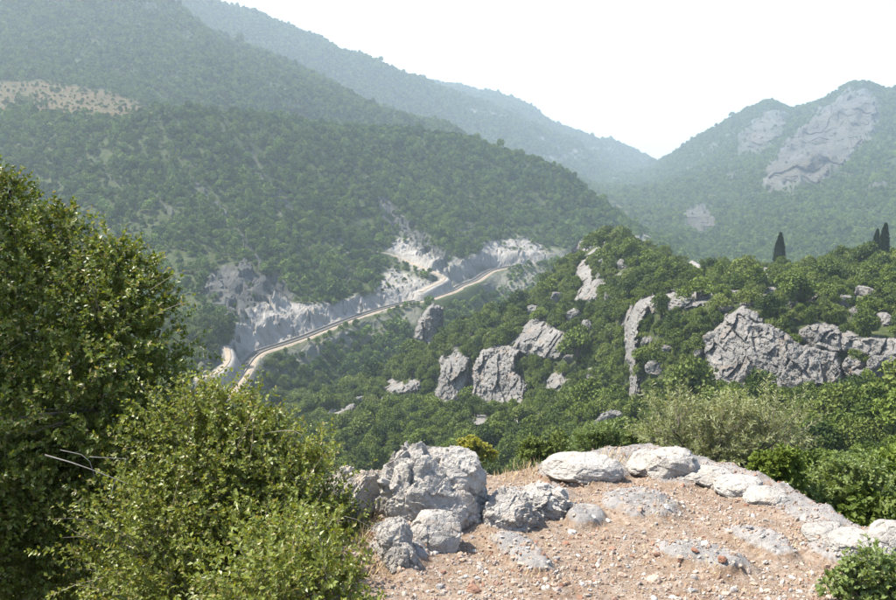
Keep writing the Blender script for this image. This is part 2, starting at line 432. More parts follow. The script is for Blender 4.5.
# ------------------------------------------------------------------ terrain from lines that run across the valley
# each line: (photo column, depth in m, photo row) or (photo column, depth, None, height in m below/above the camera)
Z = None
LINES = [
 [(0, 6, Z, -6.5), (600, 6, Z, -5.2), (900, 6, Z, -4.0)],
 [(0, 14, Z, -12), (450, 14, Z, -11), (600, 14, Z, -8.3), (700, 14, Z, -7.6), (900, 14, Z, -6.3)],
 [(0, 45, Z, -30), (300, 45, Z, -29), (600, 45, Z, -22), (750, 45, Z, -19), (900, 45, Z, -17.3)],
 [(0, 150, Z, -95), (300, 150, Z, -85), (450, 150, Z, -72), (600, 125, Z, -55), (750, 100, Z, -40), (900, 85, Z, -31)],
 [(0, 250, 470), (200, 250, 455), (300, 270, 442), (400, 275, 425), (500, 265, 416), (600, 220, 410), (650, 185, 422), (700, 168, 415), (800, 150, 412), (900, 140, 405)],
 [(0, 275, 462), (200, 285, 445), (300, 330, 430), (400, 325, 405), (450, 320, 408), (500, 305, 415), (550, 288, 395), (600, 262, 405), (630, 222, 428), (660, 213, 414), (720, 195, 408), (800, 188, 408), (900, 175, 402)],
 [(0, 295, 450), (200, 310, 430), (300, 360, 415), (400, 345, 385), (450, 335, 356), (500, 325, 348), (550, 318, 327), (600, 305, 312), (640, 252, 300), (700, 226, 302), (750, 212, 308), (800, 206, 317), (850, 200, 330), (900, 190, 335)],
 [(0, 310, 440), (200, 315, 425), (240, 330, 418), (290, 385, 406), (350, 388, 390), (390, 385, 374), (430, 385, 343), (480, 390, 322), (520, 395, 306), (550, 398, 284), (575, 400, 258), (600, 400, 240), (620, 400, 244), (640, 395, 254), (670, 385, 262), (700, 375, 267), (750, 350, 268), (800, 335, 269), (850, 300, 269), (900, 275, 267)],
 [(0, 330, Z, -150), (200, 335, Z, -142), (240, 350, Z, -138), (290, 408, Z, -131), (350, 430, Z, -142), (430, 450, Z, -150), (500, 500, Z, -155), (600, 600, Z, -160), (700, 600, Z, -160), (900, 560, Z, -160)],
 'ROAD',
 [(0, 460, 330), (100, 460, 325), (200, 460, 318), (250, 500, 300), (300, 555, 285), (350, 630, 262), (400, 700, 250), (450, 750, 238), (500, 810, 240), (550, 860, 240), (600, 910, 240), (640, 930, 243), (700, 950, Z, -158), (900, 900, Z, -155)],
 [(0, 610, 200), (100, 610, 200), (200, 630, 200), (300, 720, 190), (400, 830, 190), (450, 880, 190), (500, 910, 195), (550, 935, 205), (600, 960, 222), (640, 970, Z, -118), (700, 1050, Z, -160), (800, 1050, 255), (900, 1050, 245)],
 [(0, 760, 120), (100, 760, 118), (165, 770, 117), (240, 810, 122), (320, 900, 132), (400, 980, 137), (460, 1010, 146), (520, 1015, 162), (560, 1010, 177), (600, 1005, 207), (640, 1005, Z, -122), (700, 1150, Z, -162), (800, 1200, 235), (900, 1200, 225)],
 [(0, 850, 102), (100, 850, 106), (160, 870, 116), (240, 920, Z, -5), (320, 1010, Z, -30), (400, 1080, Z, -50), (460, 1110, Z, -70), (520, 1120, Z, -100), (560, 1130, Z, -120), (600, 1150, Z, -140), (640, 1180, Z, -155), (700, 1300, Z, -162), (800, 1350, 215), (900, 1350, 200)],
 [(0, 950, 84), (100, 960, 94), (150, 980, 107), (240, 1020, Z, -2), (320, 1130, Z, -25), (400, 1200, Z, -50), (460, 1250, Z, -90), (520, 1300, Z, -120), (560, 1340, Z, -145), (600, 1400, Z, -158), (640, 1450, Z, -158), (700, 1500, 220), (800, 1550, 190), (900, 1550, 172)],
 [(0, 1150, 40), (100, 1150, 55), (200, 1150, 75), (240, 1180, 86), (320, 1280, 102), (400, 1380, 130), (460, 1500, Z, -30), (520, 1600, Z, -80), (560, 1700, Z, -120), (600, 1850, Z, -158), (640, 1900, Z, -158), (700, 1800, 195), (750, 1850, 175), (800, 1900, 160), (850, 1900, 150), (900, 1850, 140)],
 [(0, 1500, -50), (100, 1500, -25), (140, 1500, 0), (240, 1600, 58), (320, 1700, 92), (380, 1750, 122), (440, 1850, 140), (520, 2000, Z, -90), (560, 2100, Z, -120), (600, 2300, Z, -165), (640, 2400, 195), (700, 2300, 165), (750, 2300, 135), (800, 2250, 125), (855, 2200, 108), (900, 2150, 108)],
 [(0, 1750, -50), (140, 1750, Z, 190), (240, 1850, Z, 100), (320, 1950, Z, 50), (380, 2050, Z, 0), (440, 2150, Z, -40), (520, 2300, Z, -90), (560, 2450, Z, -130), (600, 2700, Z, -170), (640, 2750, 182), (660, 2750, 171), (700, 2650, 142), (720, 2620, 131), (737, 2600, 121), (755, 2570, 113), (768, 2550, 106), (778, 2540, 109), (790, 2500, 117), (806, 2480, 112), (820, 2460, 108), (835, 2440, 100), (850, 2400, 90), (865, 2390, 89), (880, 2380, 95), (900, 2350, 97)],
 [(0, 2300, -45), (140, 2250, -22), (200, 2250, 1), (300, 2350, 36), (335, 2400, 56), (400, 2500, 78), (440, 2600, 97), (500, 2700, 117), (540, 2800, 137), (580, 2900, 153), (620, 3100, 180), (645, 3100, 178), (660, 3050, 164), (680, 3000, 155), (700, 3000, Z, -90), (770, 2900, Z, 0), (855, 2800, Z, 40), (900, 2800, Z, 40)],
 [(0, 2700, Z, 260), (200, 2700, Z, 220), (300, 2800, Z, 150), (400, 2950, Z, 60), (440, 3050, 101), (480, 3050, 110), (500, 3050, 111), (540, 3100, 135), (580, 3200, 149), (620, 3400, 168), (645, 3450, 172), (660, 3450, Z, -160), (700, 3450, Z, -170), (900, 3300, Z, -60)],
 [(0, 3200, Z, 250), (200, 3200, Z, 230), (300, 3300, Z, 180), (400, 3500, 83), (440, 3500, 89), (480, 3500, 98), (500, 3500, 99), (530, 3500, 113), (555, 3500, 130), (580, 3600, 139), (600, 3600, 144), (625, 3700, 151), (640, 3750, 158), (655, 3800, 165), (680, 3900, Z, -200), (900, 3700, Z, -150)],
 [(0, 5000, Z, 0), (400, 5000, Z, -150), (600, 5000, Z, -240), (900, 5000, Z, -240)],
 [(0, 7000, Z, -245), (900, 7000, Z, -245)],
 [(0, 46000, Z, -245), (900, 46000, Z, -245)],
]
ROAD_Z = -114.0
ROAD_PX = [(210, 404), (222, 395), (232, 384), (241, 372), (248, 360), (258, 352), (275, 347), (300, 339), (320, 331), (340, 323), (370, 312), (400, 304), (425, 300),
           (440, 295), (452, 291), (462, 285), (475, 281), (484, 274), (495, 269), (520, 266), (545, 263), (575, 260), (600, 254), (625, 249), (655, 245)]
ROAD_LINE = [(-200, 440, Z, -116), (0, 415, Z, -116), (130, 385, Z, -115), (180, 372, Z, -114.5)]
ROAD_LINE += [(px, float(ROAD_Z / s_of_py(py)), Z, ROAD_Z) for px, py in ROAD_PX] + [(700, 860, Z, -150), (900, 780, Z, -158)]
LINES[9] = ROAD_LINE

fine_px = np.arange(-130, 1027, 1.55)
PXC = np.concatenate([np.linspace(-1500, -131.4, 70), fine_px, np.linspace(1028, 2300, 70)])
ROWS = np.concatenate([np.geomspace(6, 60, 45, endpoint=False), np.geomspace(60, 150, 60, endpoint=False), np.geomspace(150, 420, 220, endpoint=False),
                       np.geomspace(420, 1000, 240, endpoint=False), np.geomspace(1000, 3900, 180, endpoint=False), np.geomspace(3900, 46000, 40)])
NC, NR = len(PXC), len(ROWS)

def smooth1(a, n):
    k = np.hanning(2 * n + 3)[1:-1]; k /= k.sum()
    return np.convolve(np.pad(a, n, mode='edge'), k, mode='valid')

uni = np.arange(-1500, 2301, 2.0)
DK, SK = [], []
for i, L in enumerate(LINES):
    L = sorted(L)
    px = [p[0] for p in L]; d = [p[1] for p in L]
    s = [(p[3] / p[1]) if len(p) == 4 else float(s_of_py(p[2])) for p in L]
    n = 4 if i == 9 else 3 if i == 17 else 9
    du = smooth1(np.interp(uni, px, np.log(d)), n); su = smooth1(np.interp(uni, px, s), n)
    DK.append(np.interp(PXC, uni, du)); SK.append(np.interp(PXC, uni, su))
DK, SK = np.array(DK), np.array(SK)
for k in range(1, len(DK)):
    DK[k] = np.maximum(DK[k], DK[k - 1] + 0.012)

def pchip(x, y, xq):
    h = np.diff(x); dl = np.diff(y) / h
    m = np.zeros_like(y)
    w1 = 2 * h[1:] + h[:-1]; w2 = h[1:] + 2 * h[:-1]
    ok = dl[:-1] * dl[1:] > 0
    with np.errstate(divide='ignore', invalid='ignore'):
        hm = (w1 + w2) / (w1 / dl[:-1] + w2 / dl[1:])
    m[1:-1] = np.where(ok, hm, 0.35 * (dl[:-1] + dl[1:]) * 0.0)
    m[0], m[-1] = dl[0], dl[-1]
    i = np.clip(np.searchsorted(x, xq) - 1, 0, len(h) - 1)
    t = np.clip((xq - x[i]) / h[i], 0, 1)
    t2, t3 = t * t, t * t * t
    return (2 * t3 - 3 * t2 + 1) * y[i] + (t3 - 2 * t2 + t) * h[i] * m[i] + (-2 * t3 + 3 * t2) * y[i + 1] + (t3 - t2) * h[i] * m[i + 1]

LR = np.log(ROWS)
S = np.stack([pchip(DK[:, c], SK[:, c], LR) for c in range(NC)], 1)          # rows x cols
YY = np.repeat(ROWS[:, None], NC, 1)
HZ = S * YY
# photo column -> world x depends slightly on height; solve x from the photo column of the row's height
XX = (PXC[None, :] - 448.0) / F * (YY * CP - HZ * SP)

# line index (region coordinate) of each vertex
KI = np.stack([np.searchsorted(DK[:, c], LR) for c in range(NC)], 1)

# relief: gullies and humps sized to the distance
amp_far = sstep(500, 1500, YY)
gul = fbm2(XX / 170, YY / 240, 4, 5, 0.5, True)
gul2 = fbm2(XX / 60, YY / 80, 3, 31, 0.5, True)
hum = fbm2(XX / 26, YY / 26, 3, 51)
ribR = fbm2(YY / 300 + XX / 900, XX / 900, 4, 61, 0.55, True); ribL = fbm2((XX + 0.45 * YY) / 210, YY / 900, 4, 65, 0.5, True)
HZ += (KI >= 12) * sstep(4200, 3600, YY) * np.where((PXC > 640)[None, :], (ribR - .3) * 30 * sstep(1050, 1500, YY) * np.where(KI >= 17, .25, 1.0), (ribL - .3) * 24 * sstep(900, 1500, YY))
HZ += ((KI >= 9) & (KI <= 12)) * (PXC < 640)[None, :] * fbm2((XX + 0.6 * YY) / 60, YY / 300, 3, 67, 0.5, True) * 4.0
HZ += (gul * 14 * amp_far * sstep(5000, 3900, YY) + gul2 * 3.2 * sstep(420, 700, YY) * sstep(5000, 3900, YY) + hum * 1.6 * sstep(60, 160, YY) * sstep(4500, 3000, YY))
plain_r = 2.0 * fbm2(XX / 900, YY / 900, 3, 71) * sstep(5000, 8000, YY)
HZ += plain_r

def hit(px, py, dmin, dmax):
    """point where the ray through a photo pixel meets the terrain between two depths"""
    c = int(np.argmin(np.abs(PXC - px)))
    s = HZ[:, c] / ROWS; sp = float(s_of_py(py))
    ok = (ROWS >= dmin) & (ROWS <= dmax) & (s >= sp)
    r = int(np.argmax(ok)) if ok.any() else int(np.argmin(np.where((ROWS >= dmin) & (ROWS <= dmax), np.abs(s - sp), 9)))
    return Vector((XX[r, c], ROWS[r], HZ[r, c]))

def ground(x, y):
    """terrain height at plan positions (arrays)"""
    r = np.clip(np.searchsorted(ROWS, y) - 1, 0, NR - 2)
    t = np.clip((y - ROWS[r]) / (ROWS[r + 1] - ROWS[r]), 0, 1)
    z = -0.2 * y
    for _ in range(4):
        px = 448.0 + F * x / (y * CP - z * SP)
        c = np.clip(np.searchsorted(PXC, px) - 1, 0, NC - 2)
        u = np.clip((px - PXC[c]) / (PXC[c + 1] - PXC[c]), 0, 1)
        z = (HZ[r, c] * (1 - u) + HZ[r, c + 1] * u) * (1 - t) + (HZ[r + 1, c] * (1 - u) + HZ[r + 1, c + 1] * u) * t
    return z

def seg_dist(px, py, poly):
    """distance from points to a polyline, and the parameter of the nearest point"""
    best = np.full(px.shape, 1e9); par = np.zeros(px.shape)
    for i in range(len(poly) - 1):
        ax, ay = poly[i][:2]; bx, by = poly[i + 1][:2]
        dx, dy = bx - ax, by - ay; L2 = dx * dx + dy * dy + 1e-9
        t = np.clip(((px - ax) * dx + (py - ay) * dy) / L2, 0, 1)
        d = np.hypot(px - ax - t * dx, py - ay - t * dy)
        m = d < best
        best = np.where(m, d, best); par = np.where(m, i + t, par)
    return best, par

def resample(pts, step):
    pts = np.array(pts, float)
    for _ in range(2):                                    # corner cutting
        q = [pts[0]]
        for a, b in zip(pts[:-1], pts[1:]): q += [0.75 * a + 0.25 * b, 0.25 * a + 0.75 * b]
        pts = np.array(q + [pts[-1]])
    L = np.concatenate([[0], np.cumsum(np.linalg.norm(np.diff(pts, axis=0), axis=1))])
    t = np.linspace(0, L[-1], max(3, int(L[-1] / step)))
    return np.stack([np.interp(t, L, pts[:, k]) for k in range(3)], 1)

road = resample([tuple(Vector((X_of(px, py, float(ROAD_Z / s_of_py(py))), float(ROAD_Z / s_of_py(py)), ROAD_Z))) for px, py in ROAD_PX], 4.0)
tr1 = resample([tuple(hit(px, py, 380, 560)) for px, py in [(186, 389), (200, 384), (214, 376), (226, 366), (230, 356), (227, 347)]], 4.0)
tr2 = resample([tuple(hit(px, py, 480, 800)) for px, py in [(350, 253), (368, 251), (388, 253), (405, 260), (420, 267), (441, 275)]], 4.0)
tr3 = resample([tuple(hit(px, py, 500, 830)) for px, py in [(420, 292), (430, 287), (447, 279), (441, 275)]], 4.0)
FLAT = np.zeros_like(YY)
def flatten(path, inner, outer, r0, r1):
    rr = np.where((ROWS > r0) & (ROWS < r1))[0]; a, b = rr[0], rr[-1] + 1
    d, par = seg_dist(XX[a:b], YY[a:b], path)
    i = np.clip(par.astype(int), 0, len(path) - 2); t = par - i
    z = path[i, 2] * (1 - t) + path[i + 1, 2] * t
    w = 1 - sstep(inner, outer, d)
    HZ[a:b] = HZ[a:b] * (1 - w) + (z - 0.25) * w
    FLAT[a:b] = np.maximum(FLAT[a:b], 1 - sstep(inner - 0.5, inner + 1.5, d))
flatten(road, 4.6, 14.0, 340, 960)
ROADD = np.full_like(YY, 99.0); _r = (ROWS > 340) & (ROWS < 980); ROADD[_r] = seg_dist(XX[_r], YY[_r], road)[0]
flatten(tr1, 2.0, 8.0, 360, 600)
flatten(tr2, 3.0, 8.0, 450, 850)
flatten(tr3, 3.0, 8.0, 450, 850)

PX, PY = project(XX, YY, HZ)

def in_poly(poly, x, y, soft):
    """about 1 inside a photo polygon, fading over soft pixels"""
    x0, x1 = min(p[0] for p in poly) - soft * 2, max(p[0] for p in poly) + soft * 2
    y0, y1 = min(p[1] for p in poly) - soft * 2, max(p[1] for p in poly) + soft * 2
    box = (x > x0) & (x < x1) & (y > y0) & (y < y1)
    out = np.zeros(x.shape)
    if not box.any(): return out
    xs, ys = x[box], y[box]
    ins = np.zeros(xs.shape, bool)
    n = len(poly)
    for i in range(n):
        (ax, ay), (bx, by) = poly[i], poly[(i + 1) % n]
        c = ((ay > ys) != (by > ys)) & (xs < (bx - ax) * (ys - ay) / ((by - ay) if by != ay else 1e-9) + ax)
        ins ^= c
    d, _ = seg_dist(xs, ys, list(poly) + [poly[0]])
    out[box] = sstep(-soft, soft, np.where(ins, d, -d))
    return out

wx = fbm2(XX / (YY * 0.05), YY / (YY[:, :1].mean() * 0.0 + 40.0), 3, 91)
wob = fbm2(XX / 18, YY / 22, 4, 92); wob2 = fbm2(XX / 18 + 40, YY / 22, 4, 95)
JX, JY = PX + wob * 14, PY + wob2 * 10
ROCK = np.zeros_like(YY); BARE = np.zeros_like(YY); GRASS = np.zeros_like(YY)
hillm = ((KI >= 8) & (KI <= 13)).astype(float)
ridgem = ((KI >= 4) & (KI <= 8)).astype(float)
farm = (KI >= 14).astype(float)

def paint(arr, poly, mask, soft=3.0, v=1.0, jit=1.0):
    x = PX + (JX - PX) * jit; y = PY + (JY - PY) * jit
    np.maximum(arr, in_poly(poly, x, y, soft) * mask * v, out=arr)

def streak(arr, line, mask, w, v=1.0, jit=0.4):
    x = PX + (JX - PX) * jit; y = PY + (JY - PY) * jit
    x0, x1 = min(p[0] for p in line) - 20, max(p[0] for p in line) + 20
    y0, y1 = min(p[1] for p in line) - 20, max(p[1] for p in line) + 20
    box = (x > x0) & (x < x1) & (y > y0) & (y < y1) & (mask > 0)
    if not box.any(): return
    d, _ = seg_dist(x[box], y[box], line)
    arr[box] = np.maximum(arr[box], (1 - sstep(w * 0.5, w * 1.3, d)) * v)

# scree and cuttings of the far bank
for poly, v in [
    ([(228, 345), (240, 325), (262, 303), (285, 303), (330, 305), (378, 292), (440, 285), (452, 290), (420, 301), (370, 313), (330, 327), (290, 343), (250, 353), (235, 360)], 1.0),
    ([(385, 250), (402, 238), (420, 250), (445, 270), (436, 277), (410, 268)], 1.0),
    ([(376, 290), (392, 266), (425, 280), (432, 290), (400, 300)], 0.9),
    ([(468, 264), (482, 243), (505, 240), (528, 236), (546, 252), (545, 264), (500, 268)], 0.95),
    ([(440, 262), (466, 256), (480, 270), (462, 286), (446, 284)], 0.7),
    ([(545, 250), (578, 252), (578, 262), (545, 262)], 0.6),
    ([(610, 238), (650, 232), (660, 246), (625, 252), (612, 250)], 0.7),
    ([(252, 362), (300, 347), (360, 324), (420, 306), (426, 318), (360, 345), (300, 372), (275, 402), (258, 395)], 0.4),
    ([(488, 275), (560, 265), (560, 285), (520, 300), (488, 290)], 0.45),
    ([(205, 345), (228, 345), (232, 372), (215, 392), (190, 392)], 0.5)]:
    paint(BARE, poly, hillm, 4.0, v)
for poly, v in [
    ([(205, 292), (214, 268), (240, 266), (272, 272), (298, 300), (282, 306), (240, 322), (222, 314)], 0.9),
    ([(362, 196), (384, 196), (415, 222), (446, 255), (448, 276), (428, 266), (405, 240)], 0.8),
    ([(270, 180), (285, 190), (300, 215), (280, 210)], 0.5),
    ([(455, 215), (475, 225), (480, 240), (460, 240)], 0.4)]:
    paint(ROCK, poly, hillm, 5.0, v)
for line, w, v in [([(188, 178), (214, 200), (236, 232), (262, 268)], 2.5, .8), ([(250, 150), (268, 190), (290, 232)], 2.0, .6), ([(225, 268), (238, 288), (262, 305)], 3, .9),
                   ([(246, 268), (262, 290), (276, 305)], 2.5, .9), ([(60, 150), (96, 172)], 2.0, .5), ([(340, 240), (352, 262), (345, 285)], 2.5, .6), ([(150, 190), (172, 215)], 2, .6),
                   ([(90, 160), (120, 185)], 2.0, .4), ([(300, 240), (322, 262)], 3, .5)]:
    streak(ROCK, line, hillm, w, v)
# dry terrace on the left
paint(GRASS, [(-40, 84), (0, 82), (40, 81), (90, 88), (120, 95), (150, 107), (150, 113), (120, 119), (85, 118), (40, 112), (0, 112), (-40, 110)], ((KI >= 12) & (KI <= 15)).astype(float), 2.5, 1.0, 0.5)
# crags of the right-hand mountain, road scars on the far flank
for poly, v in [
    ([(766, 192), (770, 166), (783, 150), (800, 132), (818, 116), (848, 92), (872, 93), (884, 110), (878, 135), (858, 152), (842, 168), (822, 184), (790, 196)], 1.0),
    ([(738, 152), (750, 124), (768, 112), (792, 117), (778, 140), (756, 155)], 0.8),
    ([(684, 226), (688, 210), (704, 206), (716, 224), (700, 235)], 0.85),
    ([(725, 172), (737, 168), (738, 178), (728, 182)], 0.7), ([(862, 190), (890, 182), (894, 192), (868, 200)], 0.6), ([(792, 212), (815, 205), (830, 200), (810, 216)], 0.5),
    ([(690, 165), (730, 130), (742, 128), (716, 155)], 0.5),
    ([(128, 0), (150, 0), (178, 18), (186, 30), (160, 22)], 0.5), ([(170, 30), (190, 28), (205, 45), (185, 45)], 0.4)]:
    paint(ROCK, poly, farm, 4.0, v, 0.7)
for line, w, v in [([(468, 110), (490, 113), (512, 119)], 1.8, .7), ([(532, 156), (560, 158), (578, 150), (612, 149)], 2.0, .75), ([(540, 138), (560, 150)], 2.2, .75), ([(548, 163), (575, 156), (600, 160)], 2.5, .6),
                   ([(590, 152), (620, 185)], 1.5, .45), ([(575, 170), (605, 190)], 1.5, .4), ([(285, 91), (296, 93)], 2.0, .7), ([(640, 160), (655, 170)], 2, .5)]:
    streak(BARE, line, farm, w, v)
paint(GRASS, [(598, 200), (615, 200), (632, 216), (618, 222)], farm, 4, 0.7)
# near ridge: saddle, dry meadow
paint(BARE, [(664, 267), (690, 262), (708, 268), (698, 276), (676, 275)], ridgem, 2, 1.0, 0.2)
paint(BARE, [(746, 270), (768, 268), (770, 282), (750, 284)], ridgem, 2, 1.0, 0.3)
paint(BARE, [(612, 275), (632, 272), (634, 284), (616, 286)], ridgem, 3, 0.6, 0.4)
paint(GRASS, [(640, 260), (700, 260), (790, 260), (830, 264), (790, 278), (700, 280)], ridgem, 3, 0.9, 0.5)
for line in ([(558, 268), (535, 292), (525, 315)], [(545, 300), (530, 330)], [(470, 330), (455, 350)], [(600, 275), (596, 300)], [(345, 435), (360, 415)], [(325, 425), (335, 410)], [(380, 410), (375, 430)], [(640, 395), (625, 430)]):
    streak(ROCK, line, ridgem, 3.5, 0.85)
ROCK = np.where(farm > 0, ROCK * (0.35 + 0.65 * sstep(-0.35, 0.1, fbm2(XX / 60 + HZ / 90, YY / 60, 4, 99))), ROCK)
BARE = np.maximum(BARE, FLAT)
slope = np.hypot(np.gradient(HZ, axis=0) / np.gradient(YY, axis=0), np.gradient(HZ, axis=1) / np.maximum(np.gradient(XX, axis=1), 1e-3))
ROCK = np.maximum(ROCK, 0.75 * sstep(0.95, 1.5, slope) * sstep(0.05, .35, fbm2(XX / 40, YY / 40, 3, 77) + .2) * (YY > 450))
patch = fbm2(XX / 55, YY / 55, 4, 131)
ROCK = np.maximum(ROCK, sstep(0.34, 0.48, patch) * 0.7 * farm * (PX > 620) * sstep(4500, 3000, YY))
rowf = ROCK * (1 - FLAT)
# rough rock where the mask says rock (vertical fluting breaks the smooth slope)
cr = fbm3(XX / 22, YY / 22, HZ / 40, 4, 201, 0.55, True)
cr2 = fbm3(XX / 90, YY / 90, HZ / 160, 4, 211, 0.55, True)
HZ = HZ + rowf * (cr * 1.2 * (YY < 1300) + cr2 * 8 * (YY >= 1300))
XX = XX + rowf * (noise3(XX / 15, YY / 15, HZ / 15, 5) * 2.0 * (YY < 1300) + noise3(XX / 60, YY / 60, HZ / 60, 5) * 14 * (YY >= 1300))
cg = (rowf > 0.05) & (YY > 1300) & (YY < 3600) & (PX > 600) & (PX < 960)
fa, ja = facets((XX[cg]) / 75, YY[cg] / 75, HZ[cg] / 110, 5, .9); fb, jb = facets(XX[cg] / 26, YY[cg] / 26, HZ[cg] / 34, 9, .9)
HZ[cg] += rowf[cg] * (fa * 22 + fb * 9); XX[cg] -= rowf[cg] * (fa * 14 + fb * 5)
sc = (BARE * (1 - FLAT) > 0.05) & (KI >= 8) & (YY > 330) & (YY < 1100) & (PX > 150) & (PX < 700)
wv = BARE[sc] * (1 - FLAT[sc])
fa, ja = facets(XX[sc] / 16, YY[sc] / 18, HZ[sc] / 26, 15, .9); fb, jb = facets(XX[sc] / 5, YY[sc] / 6, HZ[sc] / 8, 19, .9)
HZ[sc] += wv * (fa * 2.2 + fb * 1.5 + 0.8 * fbm2(XX[sc] / 5, YY[sc] / 9, 4, 23, .6, True))
hr = (rowf > 0.05) & (KI >= 8) & (YY < 1300)
fa, ja = facets(XX[hr] / 18, YY[hr] / 20, HZ[hr] / 30, 25, .9); fb, jb = facets(XX[hr] / 6, YY[hr] / 7, HZ[hr] / 10, 29, .9)
HZ[hr] += rowf[hr] * (fa * 6 + fb * 2.5)
PX, PY = project(XX, YY, HZ)

# horizon scan: how far below the line of sight a vertex lies (pixels hidden); keeps plants to what could be seen
run = np.minimum.accumulate(np.vstack([np.full((1, NC), 700.0), PY[:-1]]), axis=0)
HID = PY - run                                              # > 0 means hidden by so many pixels

# split the sheet into the pieces of the setting
vid = np.arange(NR * NC).reshape(NR, NC)
fq = np.stack([vid[:-1, :-1], vid[:-1, 1:], vid[1:, 1:], vid[1:, :-1]], -1).reshape(-1, 4)
kq = KI[:-1, :-1].ravel(); pq = PXC[None, :].repeat(NR - 1, 0)[:, :-1].ravel(); yq = YY[:-1, :-1].ravel()
region = np.zeros(len(kq), int)
region[(kq > 3)] = 1; region[kq > 8] = 2; region[kq > 13] = 3
region[(kq > 10) & (pq > 660)] = 4; region[(kq > 13) & (pq > 625)] = 4
region[kq > 21] = 5
allv = np.stack([XX, YY, HZ], -1).reshape(-1, 3)
FAR = sstep(350, 900, YY)
REG = [('hillside', 'steep scrubby slope falling away below the stony ledge', 'slope'),
       ('ridge', 'near rocky ridge with grey cliffs and dark evergreen oaks', 'ridge'),
       ('hill', 'wooded hill across the gorge with pale scree above the road', 'hill'),
       ('mountain', 'hazy forested mountain rising behind the wooded hill', 'mountain'),
       ('mountain', 'mountain with bare grey crags behind the cypress trees', 'mountain'),
       ('plain', 'pale distant plain in haze between the two mountains', 'plain')]
for r, (nm, lab, cat) in enumerate(REG):
    fs = fq[region == r]
    u, inv = np.unique(fs.ravel(), return_inverse=True)
    me = np_mesh(nm, allv[u], inv.reshape(-1, 4), M['plain'] if r == 5 else M['terrain'], r != 2)
    for an, A in (('rock', ROCK), ('bare', BARE), ('grass', GRASS), ('far', FAR)):
        attr(me, an, A.ravel()[u])
    tag(link(nm, me), lab, cat, kind='structure')

# ------------------------------------------------------------------ road with its side walls
def ribbon(path, offs, dz, name, mat):
    """a strip along a path: offs = cross-section offsets (m, + is towards the gorge), dz = heights"""
    t = np.gradient(path, axis=0)[:, :2]; t /= np.linalg.norm(t, axis=1)[:, None] + 1e-9
    nrm = np.stack([t[:, 1], -t[:, 0]], 1)
    rows = []
    for o, z in zip(offs, dz):
        rows.append(np.column_stack([path[:, :2] + nrm * o, path[:, 2] + z]))
    v = np.stack(rows, 1); n, k = v.shape[:2]
    idx = np.arange(n * k).reshape(n, k)
    f = np.stack([idx[:-1, :-1], idx[:-1, 1:], idx[1:, 1:], idx[1:, :-1]], -1).reshape(-1, 4)
    return np_mesh(name, v.reshape(-1, 3), f, mat, False)

wig = fbm2(road[:, 0] / 14, road[:, 1] / 14, 3, 3)
tag(link('road', ribbon(road, [-1.9, 1.9], [0.12, 0.12], 'road', M['road'])), 'dark narrow road bed running along the far bank of the gorge', 'road', kind='structure')
tag(link('road_shoulder', ribbon(road, [2.36, 4.2, 5.6, 7.0], [0.15, 0.35, -0.2, -2.2], 'road_shoulder', M['berm'])), 'pale gravel shoulder on the gorge side of the road', 'shoulder', kind='structure')
for o, lab in ((-2.1, 'low concrete wall on the hill side of the gorge road'), (2.1, 'low concrete wall on the gorge side of the gorge road')):
    me = ribbon(road, [o - .22, o - .2, o + .2, o + .22], [-0.4, 0.85, 0.85, -0.4], 'retaining_wall', M['wall'])
    tag(link('retaining_wall', me), lab, 'wall')
for tr, lab in ((tr1, 'pale dirt track joining the road below the scree'), (tr2, 'pale dirt track above the main scree slope'), (tr3, 'short dirt ramp climbing from the road to the upper track')):
    tag(link('dirt_track', ribbon(tr, [-1.6, -1.0, 1.0, 1.6], [-0.5, 0.12, 0.12, -0.5], 'dirt_track', M['berm'])), lab, 'track', kind='structure')

# ------------------------------------------------------------------ rock builders
def rock_verts(sub, size, seed, power=2.6, rough=0.16, freq=1.6, vert=1.0, cuts=7, lobes=(), crack=0.06):
    """a weathered rock: rounded block, cut by planes, then ridged and cracked; size = half extents"""
    rs = np.random.default_rng(seed)
    n, f = ico(sub)
    r = (np.abs(n) ** power).sum(1) ** (-1.0 / power)
    p = n * r[:, None]
    for (ld, lh, lw) in lobes:                             # swellings in given directions
        ld = np.array(ld, float); ld /= np.linalg.norm(ld)
        p *= (1 + lh * np.exp((n @ ld - 1) / lw))[:, None]
    for _ in range(cuts):
        d = rs.normal(size=3); d /= np.linalg.norm(d)
        lim = rs.uniform(0.72, 0.98)
        over = np.maximum(p @ d - lim, 0)
        p -= (over * 0.85)[:, None] * d
    q = p * np.array([1, 1, vert]) * freq + rs.uniform(-50, 50, 3)
    wp = np.stack([noise3(*(q.T * 1.3 + i * 9.1), seed + i) for i in range(3)], 1) * .35
    qq = q + wp
    f1, j1 = facets(*(qq.T * 0.9), seed + 2, .8)
    f2, j2 = facets(*(qq.T * 2.3), seed + 4, .9)
    a = fbm3(q[:, 0], q[:, 1], q[:, 2], 5, seed, 0.55)
    b = fbm3(q[:, 0] * 3.7 + 7, q[:, 1] * 3.7, q[:, 2] * 3.7, 4, seed + 9, 0.65)
    disp = rough * (1.2 * f1 + 0.6 * f2 + 0.9 * a + 0.6 * b) - crack * np.exp(-(j1 / 0.05) ** 2) * sstep(0, .4, a)
    p = p * (1 + disp)[:, None]
    return p * np.array(size), f

